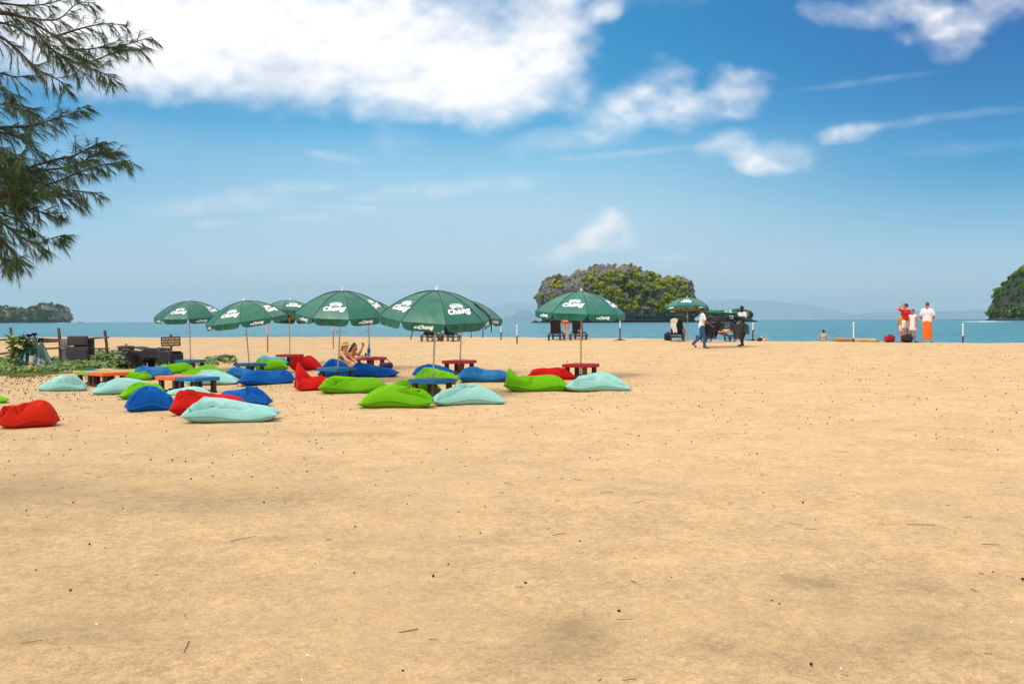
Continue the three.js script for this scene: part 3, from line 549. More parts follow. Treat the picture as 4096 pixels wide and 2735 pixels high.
// x0, x1, top, bottom: box of the cushion in the photograph's pixels; its real size follows from where it lies on the sand.
function bag(label, color, x0, x1, yt, yb, { yaw = 0, pk = -.1, eL = 1, eR = 1, horn = 0, hx = -1, hz = .1, hw = .34, folds = 2, fs = -1, seed = 1, W = 0, skew = 0, lL = .4, lR = .2, round = 0 } = {}) {
  const front = spot((x0 + x1) / 2, yb), d0 = Math.hypot(front.x, front.z), L = (x1 - x0) * -front.z / F, depth = W || clamp(L * .50, .45, .85);
  const c = Math.cos(R(yaw)), sn = Math.abs(Math.sin(R(yaw))), eff = depth * .86 * c + L * .3 * sn, len = (L - depth * sn * .7) / c;
  const dirv = V(front.x, 0, front.z).normalize(), pos = front.clone().addScaledVector(dirv, eff * .5); pos.y = beachY(pos.x, pos.z) - .025;
  const rise = EYE - front.y - (EYE - pos.y) , H = Math.max(.16, (yb - yt) * (d0 + eff * .5) / F * (-front.z / d0) - (EYE - front.y) * (eff * .5 / d0) * .92 - .0 * rise);
  const o = thing('bean_bag', label, 'bean bag', pos, R(yaw) + facing(pos) * .8, 'coloured bean bag cushions lying on the sand');
  const rand = rng(seed * 77 + 5), creases = [];
  for (let i = 0; i < folds + 7; i++) {
    const main = i < folds, u0 = main ? fs * (.95 - rand() * .35) : (rand() * 2 - 1) * .9, v0 = main ? .15 + rand() * .8 : (rand() * 2 - 1), len2 = main ? .5 + rand() * .7 : .25 + rand() * .35, a = main ? -fs * 1 : (rand() - .5), b = main ? (rand() - .65) * .9 : (rand() - .5) * 1.4;
    const n = Math.hypot(a, b); creases.push({ u0, v0, a: a / n, b: b / n, len: len2, w: main ? .05 + rand() * .045 : .035 + rand() * .04, k: main ? .30 + rand() * .18 : .06 + rand() * .07, bend: (rand() - .5) * .5 });
  }
  const tu = (u) => { const s = u < pk ? (pk - u) / (pk + 1) : (u - pk) / (1 - pk), e = u < pk ? eL : eR; return Math.pow(Math.max(0, 1 - Math.pow(s, 1.5 + e * 1.0)), .66 / Math.pow(e, .45)); };
  const tv = (v) => Math.pow(Math.max(0, 1 - Math.pow(Math.abs(v + skew * .2), 2.4)), .52);
  const seam = (u, v) => H * (.25 + .09 * Math.sin(u * 4 + seed) + .13 * (u < 0 ? lL : lR) * u * u * u * u * (v > 0 ? 1 : .4)) + .01;
  const plan = (u, v, grow) => {
    const rr = 1 - round * Math.pow(Math.abs(u), 5) * .55; const x = len / 2 * (u - .07 * u * (1 - v * v) * Math.abs(u) * Math.abs(u)) * grow, z = depth / 2 * (v * (1 - .10 * (1 - u * u * u * u)) ) * (.84 + .16 * Math.pow(tu(u), .5)) * grow * rr;
    return [x, z];
  };
  const top = (u, v) => {
    const [x, z] = plan(u, v, 1), T = tu(u) * tv(v); let y = seam(u, v) + (H - .27 * H) * T, dz = 0;
    const edge = Math.min(1, (1 - Math.abs(v)) * 5) * Math.min(1, (1 - Math.abs(u)) * 6), face = smoothstep(v, -.05, .35);
    for (const k of creases) {
      const du = u - k.u0, dv = v - k.v0, s = du * k.a + dv * k.b; if (s < -.1 || s > k.len + .1) continue;
      const t = clamp(s / k.len, 0, 1), w = k.w * (1 - t * .5), p = -du * k.b + dv * k.a + k.bend * t * (1 - t), fade = Math.sin(Math.PI * Math.min(1, t * .75 + .25)) * Math.min(1, (1 - t) * 3);
      y -= H * k.k * 2.1 * Math.exp(-p * p / (w * w)) * fade * edge * face; y += H * k.k * .32 * Math.exp(-Math.pow(p - w * 1.8, 2) / (w * w * 2.2)) * fade * edge * face;
    }
    for (const e of [-1, 1]) {             // puckers running in from the ends
      const r = Math.hypot((u - e) * 1.2, v), th = Math.atan2(v, Math.abs(u - e) + .05), f = Math.exp(-r * 2.1) * Math.min(1, r * 6);
      y += H * .055 * Math.sin(th * 10 + noise(u * 3 + seed, v * 3) * 5) * f * edge * (.35 + .65 * face);
    }
    y += H * .07 * (fbm(u * 1.8 + seed * 3, v * 1.8, seed, 3) - .5) * edge + H * .13 * face * (ridge(u * 3.2 + v * 1.5 + seed, v * 4 - u, seed + 2, 3) - .6) * edge;
    if (horn) { const q = Math.hypot((u - hx * .9) / hw, (v - hz) / .75), f = Math.max(0, 1 - q); y += horn * Math.pow(f, 1.25); dz = -horn * .25 * f; }
    return V(x, Math.max(seam(u, v) * .8, y), z + dz);
  };
  const bottom = (u, v) => {
    const p = top(u, v), e = Math.min(1, (1 - Math.abs(u)) * 9), f = Math.pow(Math.max(0, (1 - Math.pow(Math.abs(v), 3.2)) * (1 - Math.pow(Math.abs(u), 5))), .48) * Math.pow(e, .3), rim = Math.min(1, (1 - Math.abs(v)) * 14) * Math.min(1, (1 - Math.abs(u)) * 14);
    const [x, z] = plan(u, v, 1), edgeY = top(Math.sign(u) * (1 - Math.abs(u) < 1 - Math.abs(v) ? 1 : Math.abs(u)), Math.sign(v) * (1 - Math.abs(u) < 1 - Math.abs(v) ? Math.abs(v) : 1)).y;
    return V(lerp(p.x, x, rim), edgeY * (1 - f), lerp(p.z, z, rim));
  };
  const nu = 96, nv = 48, w = (t) => { const s = t * 2 - 1; return s * (1.35 - .35 * s * s); };
  const gt = gridGeo(nu, nv, (a, b) => top(w(a), w(b)), (a, b) => [a * len / 1.2, b * depth / 1.2]), gb = gridGeo(60, 26, (a, b) => bottom(w(a), -w(b)), (a, b) => [a * len / 1.2, b * depth / 1.2]);
  const cover = merge([gt, gb]);
  // measure it as the camera sees it, and bring its length, place and height to those of the cushion in the photograph
  const view = (hornless) => { o.updateMatrixWorld(true); const v = V(), P = cover.attributes.position; let a = 1e9, b = -1e9, t = 1e9, bo = -1e9; for (let i = 0; i < P.count; i++) { const lx = P.getX(i); v.set(lx, P.getY(i), P.getZ(i)).applyMatrix4(o.matrixWorld).applyMatrix4(camera.matrixWorldInverse); const X = 1174 + F * v.x / -v.z, Y = 784 - F * v.y / -v.z; a = Math.min(a, X); b = Math.max(b, X); bo = Math.max(bo, Y); if (!horn || (hx < 0 ? lx > -len * .12 : lx < len * .12)) t = Math.min(t, Y); } return { a, b, t, bo }; };
  camera.matrixWorldInverse.copy(camera.matrixWorld).invert();
  let fx = 1, fy = 1;
  for (let k = 0; k < 3; k++) {
    const m = view(), sx = clamp((x1 - x0) / (m.b - m.a), .7, 1.4); cover.scale(sx, 1, 1); fx *= sx;
    const n = view(), dpx = -o.position.z / F; o.position.x += ((x0 + x1) / 2 - (n.a + n.b) / 2) * dpx; const m2 = view(), H0 = H * fy, sy = clamp(1 + (m2.t - yt) * dpx / H0, .55, 1.6); cover.scale(1, sy, 1); fy *= sy;
    const m3 = view(); o.position.z -= clamp((m3.bo - yb) * dpx * (-o.position.z) / 1.6, -.6, .6) * .8; o.position.y = beachY(o.position.x, o.position.z) - .02;
  }
  cover.computeVertexNormals();
  part(o, 'cover', cover, bagMat[color]);
  const ring = []; const N = 26;
  for (const [a, b] of [[[-1, 1], [1, 1]], [[1, 1], [1, -1]], [[1, -1], [-1, -1]], [[-1, -1], [-1, 1]]]) for (let i = 0; i < N; i++) { const u = lerp(a[0], b[0], i / N), v = lerp(a[1], b[1], i / N), p = top(u, v); p.x *= fx; p.y *= fy; ring.push(p); }
  const cv = new THREE.CatmullRomCurve3(ring, true);
  part(o, 'piping', new THREE.TubeGeometry(cv, 150, .009, 5, true), pipeMat[color]);
  return o;
}
const bags = [
  ['leftmost pale aqua bean bag, before the lime and orange tables, its left end pointed', 'aqua', 83, 203, 858, 899, { yaw: -6, pk: .05, eL: .7, eR: 1.6, folds: 3, fs: 1, seed: 1 }],
  ['pale aqua bean bag with folded left end, below the orange table near the fence', 'aqua', 205, 352, 866, 906, { yaw: 6, pk: .35, eL: .8, eR: 1.1, folds: 3, seed: 2 }],
  ['dark blue bean bag seen between the legs of the lime and orange tables', 'royal', 178, 262, 846, 862, { pk: 0, eL: 1.2, seed: 3 }],
  ['lime bean bag just right of the orange table near the fence', 'lime', 268, 350, 850, 874, { pk: -.2, eL: 1.2, eR: .8, folds: 3, fs: 1, seed: 4 }],
  ['steel blue bean bag in front of the stacked black loungers', 'steel', 299, 399, 839, 871, { pk: -.2, eL: 1, eR: .8, folds: 1, fs: 1, seed: 5 }],
  ['lime bean bag between the black lounger stack and the leftmost blue table', 'lime', 357, 450, 831, 858, { pk: 0, seed: 6 }],
  ['lime bean bag behind the pale aqua one with the gathered left end', 'lime', 402, 526, 837, 874, { yaw: 8, pk: .1, eL: .8, folds: 2, seed: 7 }],
  ['pale aqua bean bag with gathered left end, behind the orange and blue tables', 'aqua', 419, 556, 847, 883, { yaw: -10, pk: -.05, eL: 1.0, eR: .8, folds: 4, seed: 8, horn: .05, hw: .3 }],
  ['steel blue bean bag left of the second blue table, mostly hidden by it', 'steel', 506, 592, 841, 870, { pk: 0, seed: 9 }],
  ['royal blue bean bag in front of the second blue table from the left', 'royal', 541, 677, 847, 884, { yaw: 5, pk: .25, eL: .7, eR: 1.3, folds: 2, seed: 10 }],
  ['grey teal bean bag, farthest back, left of the red table', 'teal', 581, 662, 815, 840, { pk: -.1, seed: 11 }],
  ['lime bean bag with a pointed right end, left of the upper red bean bag', 'lime', 580, 662, 823, 850, { pk: -.2, eL: 1.2, eR: .8, seed: 12 }],
  ['upper red bean bag with a square raised back, beside the far red table', 'red', 662, 742, 815, 851, { yaw: -12, pk: -.3, eL: 2.2, eR: .8, folds: 3, fs: -1, seed: 13, horn: .17, hw: .55, hz: 0, W: .8 }],
  ['red bean bag with a tall pointed back, left of the blue table before the women', 'red', 673, 792, 862, 897, { yaw: 6, pk: -.3, eL: 2, eR: .8, folds: 3, seed: 14, horn: .52, hw: .62, hz: -.1, W: .85 }],
  ['royal blue bean bag behind the seated woman in the green bikini', 'royal', 726, 808, 822, 868, { yaw: 14, pk: .2, eL: .9, folds: 2, seed: 15, horn: .05 }],
  ['big royal blue bean bag with a pointed right end, in front of the women', 'royal', 796, 917, 827, 866, { yaw: -5, pk: -.35, eL: 1.6, eR: .8, folds: 3, seed: 16 }],
  ['lime bean bag in front of the blue table beside the seated women', 'lime', 728, 892, 862, 903, { yaw: 2, pk: -.1, eL: 1.2, eR: .9, folds: 2, seed: 17 }],
  ['lime bean bag lying behind the foremost lime one, left of the middle blue table', 'lime', 888, 1012, 868, 905, { pk: .1, eL: .9, seed: 18 }],
  ['foremost lime bean bag with a tied corner, left of the middle blue table', 'lime', 819, 998, 882, 936, { yaw: -4, pk: .1, eL: 1.0, eR: 1.5, folds: 4, fs: 1, seed: 40 }],
  ['pale aqua bean bag with a crumpled front, right of the middle blue table', 'aqua', 988, 1163, 878, 930, { yaw: 4, pk: -.15, eL: 1.1, eR: .8, folds: 4, seed: 20 }],
  ['dark blue bean bag, farthest of those behind the middle blue table', 'royal', 944, 1046, 834, 862, { pk: -.2, eL: 1.5, eR: .8, seed: 21 }],
  ['lime bean bag between the middle blue table and the red one behind it', 'lime', 942, 1056, 842, 882, { yaw: -8, pk: -.1, eL: 1, eR: .8, seed: 22 }],
  ['steel blue bean bag with a slumped left side, right of the middle blue table', 'steel', 1047, 1172, 840, 877, { yaw: 5, pk: -.25, eL: 1.4, eR: 1.1, folds: 3, seed: 23 }],
  ['lime bean bag with one corner standing up like a horn', 'lime', 1154, 1306, 859, 899, { yaw: -2, pk: .05, eL: .9, eR: .75, folds: 3, seed: 24, horn: .30, hw: .34, hz: .1 }],
  ['red bean bag left of the rightmost red table', 'red', 1210, 1322, 842, 872, { pk: -.15, eL: 1.2, eR: .8, folds: 2, seed: 25 }],
  ['pale aqua bean bag in front of the rightmost red table', 'aqua', 1296, 1448, 853, 898, { yaw: -3, pk: -.15, eL: .8, eR: .75, folds: 4, seed: 26 }],
  ['royal blue bean bag, foremost in the left group, beside the orange and blue tables', 'royal', 283, 406, 884, 946, { yaw: 10, pk: -.05, eL: 1.6, eR: 1.3, folds: 1, seed: 27 }],
  ['lime bean bag behind the foremost royal blue one', 'lime', 268, 380, 875, 917, { yaw: 14, pk: .4, eL: .7, eR: 1, folds: 1, seed: 28 }],
  ['red bean bag with a raised corner, behind the foremost pale aqua one', 'red', 384, 572, 898, 954, { yaw: -3, pk: .05, eL: 1.0, eR: .8, folds: 3, seed: 29, horn: .09, hw: .34, hz: .2 }],
  ['foremost pale aqua bean bag, long with a pointed right end', 'aqua', 412, 646, 909, 970, { yaw: -5, pk: -.15, eL: 1.5, eR: .8, folds: 3, seed: 41, lL: 1.3 }],
  ['royal blue bean bag with a folded-over flap, right of the orange and blue tables', 'royal', 490, 626, 884, 934, { yaw: -14, pk: -.1, eL: 1, eR: 1.3, folds: 3, fs: 1, seed: 31 }],
  ['pale aqua bean bag seen only beneath the orange and blue tables', 'aqua', 373, 484, 886, 908, { pk: .1, seed: 32 }],
  ['round slumped red bean bag at the lower left edge of the photo', 'flame', -10, 137, 916, 983, { yaw: -4, pk: -.05, eL: 2.4, eR: 2.2, folds: 4, fs: -1, seed: 44, W: .8, round: 1 }],
  ['lime bean bag tip cut off by the left edge of the photo', 'lime', -76, 20, 900, 927, { pk: -.2, eR: .8, seed: 34 }],
  ['pale aqua bean bag tucked behind the woman in the green bikini', 'aqua', 778, 834, 826, 854, { pk: 0, eL: 1.2, eR: 1.2, seed: 35 }],
];
bags.forEach((b) => bag(...b));
// ------------------------------------------------------------------ people: one smooth skin meshed from tapered limbs
function nets(lo, hi, cell, f) {           // naive surface nets
  const n = [0, 1, 2].map((k) => Math.ceil((hi.getComponent(k) - lo.getComponent(k)) / cell) + 2), [nx, ny, nz] = n, F3 = f.grid ? f.grid(lo, cell, nx, ny, nz) : (() => { const a = new Float32Array(nx * ny * nz); let i = 0; for (let z = 0; z < nz; z++) for (let y = 0; y < ny; y++) for (let x = 0; x < nx; x++) a[i++] = f(lo.x + x * cell, lo.y + y * cell, lo.z + z * cell); return a; })();
  const at3 = (x, y, z) => (z * ny + y) * nx + x, ids = new Int32Array(nx * ny * nz).fill(-1), pos = [], idx = [];
  const E = []; for (let i = 0; i < 8; i++) for (const b of [1, 2, 4]) if (!(i & b)) E.push([i, i | b]);
  for (let z = 0; z < nz - 1; z++) for (let y = 0; y < ny - 1; y++) for (let x = 0; x < nx - 1; x++) {
    const v = []; let neg = 0; for (let i = 0; i < 8; i++) { const q = F3[at3(x + (i & 1), y + (i >> 1 & 1), z + (i >> 2))]; v.push(q); if (q < 0) neg++; }
    if (!neg || neg === 8) continue;
    let sx = 0, sy = 0, sz = 0, c = 0;
    for (const [a, b] of E) if ((v[a] < 0) !== (v[b] < 0)) { const t = v[a] / (v[a] - v[b]); sx += lerp(a & 1, b & 1, t); sy += lerp(a >> 1 & 1, b >> 1 & 1, t); sz += lerp(a >> 2, b >> 2, t); c++; }
    ids[at3(x, y, z)] = pos.length / 3; pos.push(lo.x + (x + sx / c) * cell, lo.y + (y + sy / c) * cell, lo.z + (z + sz / c) * cell);
  }
  for (let z = 1; z < nz - 1; z++) for (let y = 1; y < ny - 1; y++) for (let x = 1; x < nx - 1; x++) {
    const a = F3[at3(x, y, z)] < 0;
    const quad = (p, q, r, s, flip) => { if (p < 0 || q < 0 || r < 0 || s < 0) return; flip ? idx.push(p, r, q, p, s, r) : idx.push(p, q, r, p, r, s); };
    if (a !== (F3[at3(x + 1, y, z)] < 0)) quad(ids[at3(x, y - 1, z - 1)], ids[at3(x, y, z - 1)], ids[at3(x, y, z)], ids[at3(x, y - 1, z)], !a);
    if (a !== (F3[at3(x, y + 1, z)] < 0)) quad(ids[at3(x - 1, y, z - 1)], ids[at3(x - 1, y, z)], ids[at3(x, y, z)], ids[at3(x, y, z - 1)], !a);
    if (a !== (F3[at3(x, y, z + 1)] < 0)) quad(ids[at3(x - 1, y - 1, z)], ids[at3(x, y - 1, z)], ids[at3(x, y, z)], ids[at3(x - 1, y, z)], !a);
  }
  const g = new THREE.BufferGeometry(); g.setAttribute('position', new THREE.Float32BufferAttribute(pos, 3)); g.setIndex(idx); g.computeVertexNormals();
  return clean(g);
}
// bones: [a, b, radius a, radius b, optional squash of the section in x, y, z]
function boneField(bones, k = .03) {
  const B = bones.map(([a, b, ra, rb]) => { const d = b.clone().sub(a), l2 = Math.max(1e-8, d.lengthSq()), m = Math.max(ra, rb) + k + .05; return { a, d, l2, ra, rb, lo: a.clone().min(b).subScalar(m), hi: a.clone().max(b).addScalar(m) }; });
  const f = () => 1;
  f.grid = (lo, c, nx, ny, nz) => {
    const o = new Float32Array(nx * ny * nz).fill(.2);
    for (const q of B) {
      const x0 = Math.max(0, Math.floor((q.lo.x - lo.x) / c)), x1 = Math.min(nx - 1, Math.ceil((q.hi.x - lo.x) / c)), y0 = Math.max(0, Math.floor((q.lo.y - lo.y) / c)), y1 = Math.min(ny - 1, Math.ceil((q.hi.y - lo.y) / c)), z0 = Math.max(0, Math.floor((q.lo.z - lo.z) / c)), z1 = Math.min(nz - 1, Math.ceil((q.hi.z - lo.z) / c));
      for (let z = z0; z <= z1; z++) for (let y = y0; y <= y1; y++) for (let x = x0; x <= x1; x++) {
        const px = lo.x + x * c - q.a.x, py = lo.y + y * c - q.a.y, pz = lo.z + z * c - q.a.z, t = clamp((px * q.d.x + py * q.d.y + pz * q.d.z) / q.l2, 0, 1);
        const d = Math.hypot(px - q.d.x * t, py - q.d.y * t, pz - q.d.z * t) - (q.ra + (q.rb - q.ra) * t), i = (z * ny + y) * nx + x, e = o[i], h = Math.max(k - Math.abs(d - e), 0) / k;
        o[i] = Math.min(d, e) - h * h * k * .25;
      }
    }
    return o;
  };
  f.lo = B.reduce((v, q) => v.min(q.lo), V(9, 9, 9)).addScalar(k); f.hi = B.reduce((v, q) => v.max(q.hi), V(-9, -9, -9)).subScalar(k * .5);
  return f;
}
const flesh = (bones, cell = .0185, k = .03) => { const f = boneField(bones, k); return nets(f.lo, f.hi, cell, f); };
const headGeo = (() => {
  const e = (x, y, z, cx, cy, cz, a, b, c) => (Math.hypot((x - cx) / a, (y - cy) / b, (z - cz) / c) - 1) * Math.min(a, b, c), cap = (x, y, z, ax, ay, az, bx, by, bz, ra, rb) => { const dx = bx - ax, dy = by - ay, dz = bz - az, t = clamp(((x - ax) * dx + (y - ay) * dy + (z - az) * dz) / (dx * dx + dy * dy + dz * dz), 0, 1); return Math.hypot(x - ax - dx * t, y - ay - dy * t, z - az - dz * t) - lerp(ra, rb, t); };
  const sm = (a, b, k) => { const h = Math.max(k - Math.abs(a - b), 0) / k; return Math.min(a, b) - h * h * k * .25; };
  return nets(V(-.11, -.15, -.13), V(.11, .15, .14), .0068, (x, y, z) => {
    const m = Math.abs(x);
    let d = e(m, y, z, 0, .035, -.012, .076, .092, .096);
    d = sm(d, cap(m, y, z, 0, -.02, .028, 0, -.083, .045, .058, .034), .03);
    d = sm(d, cap(m, y, z, .02, -.06, .02, .045, -.035, -.01, .03, .03), .03);
    d = sm(d, cap(m, y, z, 0, .022, .082, .034, .022, .072, .014, .012), .012);
    d = -sm(-d, Math.hypot(m - .031, y - .002, z - .098) - .019, .012);
    d = sm(d, cap(m, y, z, 0, .005, .088, 0, -.036, .106, .009, .014), .012);
    d = sm(d, cap(m, y, z, 0, -.060, .083, .017, -.061, .076, .009, .006), .008);
    d = sm(d, e(m, y, z, .080, -.005, -.008, .010, .030, .020), .008);
    return d;
  });
})();
const skullHair = (low, fringe, puff = 1) => nets(V(-.13, -.2, -.16), V(.13, .18, .14), .009, (x, y, z) => { const d = (Math.hypot(x / (.086 * puff), (y - .04) / (.098 * puff), (z + .016) / (.104 * puff)) - 1) * .086 + .006 * (fbm(x * 60, y * 60, z * 60, 2) - .5); return Math.max(d, (z - .03 + Math.max(0, .06 - y) * fringe), low - y); });
const gHair = { short: skullHair(-.05, 1.2), bob: skullHair(-.10, 1.1, 1.06), cropped: skullHair(-.03, 1.4, .985) };
const gEye = new THREE.SphereGeometry(.0115, 10, 8), gIris = new THREE.SphereGeometry(.0062, 8, 6), mEye = mat(sr(235, 230, 225), .3), mIris = mat(sr(40, 26, 18), .3), mLip = mat(sr(168, 84, 76), .6);
const gLip = limb([V(-.02, -.061, .084), V(0, -.060, .0925), V(.02, -.061, .084)], [.004, .0065, .004], 6);
const handGeo = {};                        // right hand hanging from the wrist along -y, palm towards +x... fingers curl towards +x
for (const [kind, curl] of [['relaxed', 24], ['grip', 68], ['flat', 8]]) {
  const bones = [[V(0, .01, 0), V(.002, -.035, 0), .024, .026]];
  [[-.030, .066, .0078], [-.011, .078, .0086], [.010, .084, .0088], [.030, .078, .0086]].forEach(([z, len, r], i) => {
    bones.push([V(0, -.02, z * .5), V(.002, -.085, z), .017, .012]);
    let p = V(.002, -.088, z), a = R(curl * .6); const seg = [.46, .31, .23];
    for (const s of seg) { const q = p.clone().add(V(Math.sin(a) * len * s, -Math.cos(a) * len * s, z * .06)); bones.push([p, q, r, r * .88]); p = q; a += R(curl); }
  });
  bones.push([V(.008, -.025, .024), V(.020, -.058, .046), .016, .012], [V(.020, -.058, .046), V(.034, -.084, .050), .0105, .0095], [V(.034, -.084, .050), V(.048, -.104, .044), .0095, .008]);
  handGeo[kind] = flesh(bones, .0062, .008);
}
const J0 = { pel: [0, .95, 0], wai: [0, 1.10, .005], che: [0, 1.30, .0], nek: [0, 1.455, -.012], hea: [0, 1.615, .02], shL: [.17, 1.405, -.005], shR: [-.17, 1.405, -.005], elL: [.225, 1.12, -.03], elR: [-.225, 1.12, -.03], wrL: [.245, .88, .03], wrR: [-.245, .88, .03], hiL: [.088, .92, 0], hiR: [-.088, .92, 0], knL: [.095, .50, .02], knR: [-.095, .50, .02], anL: [.10, .085, -.02], anR: [-.10, .085, -.02], toL: [.125, .035, .14], toR: [-.125, .035, .14] };
function skeleton(over = {}) { const j = {}; for (const k in J0) j[k] = V(...(over[k] ?? J0[k])); return j; }
const skins = { fair: sr(222, 166, 132), tan: sr(196, 128, 90), brown: sr(120, 72, 50), dark: sr(92, 54, 38) };
function torsoBones(j, g = 0, w = 1, bust = 0) {
  const side = j.shL.clone().sub(j.shR).normalize(), fwd = new THREE.Vector3().crossVectors(side, j.nek.clone().sub(j.pel).normalize()), o = (p, s, f = 0) => p.clone().addScaledVector(side, s * w).addScaledVector(fwd, f);
  const b = [[o(j.pel, -.055), o(j.pel, .055), .105 * w + g, .105 * w + g], [o(j.pel, -.05), o(j.wai, -.045), .105 * w + g, .092 * w + g], [o(j.pel, .05), o(j.wai, .045), .105 * w + g, .092 * w + g], [o(j.wai, -.045), o(j.che, -.07), .092 * w + g, .100 * w + g], [o(j.wai, .045), o(j.che, .07), .092 * w + g, .100 * w + g], [o(j.che, -.07), o(j.shR, .05), .100 * w + g, .062 + g], [o(j.che, .07), o(j.shL, -.05), .100 * w + g, .062 + g], [o(j.shR, .01), o(j.shL, -.01), .055 + g, .055 + g]];
  if (bust) for (const s of [-1, 1]) b.push([o(j.che, s * .07, .055), o(j.che, s * .075, .085), .058 + g, .045 + g]);
  return b;
}
const armBones = (j, s, t = 1, g = 0) => { const sh = j['sh' + s], el = j['el' + s], wr = j['wr' + s]; return t < 1 ? [[sh, sh.clone().lerp(el, t), .052 + g, .046 + g]] : [[sh, el, .050 + g, .039 + g], [el, el.clone().lerp(wr, .35), .041 + g, .040 + g], [el.clone().lerp(wr, .35), wr, .040 + g, .027 + g]]; };
const legBones = (j, s, t = 1, g = 0) => { const hi = j['hi' + s], kn = j['kn' + s], an = j['an' + s]; return t < 1 ? [[hi, hi.clone().lerp(kn, t), .088 + g, lerp(.088, .060, t) + g]] : [[hi, kn, .088 + g, .056 + g], [kn, kn.clone().lerp(an, .32), .056 + g, .056 + g], [kn.clone().lerp(an, .32), an, .056 + g, .036 + g]]; };
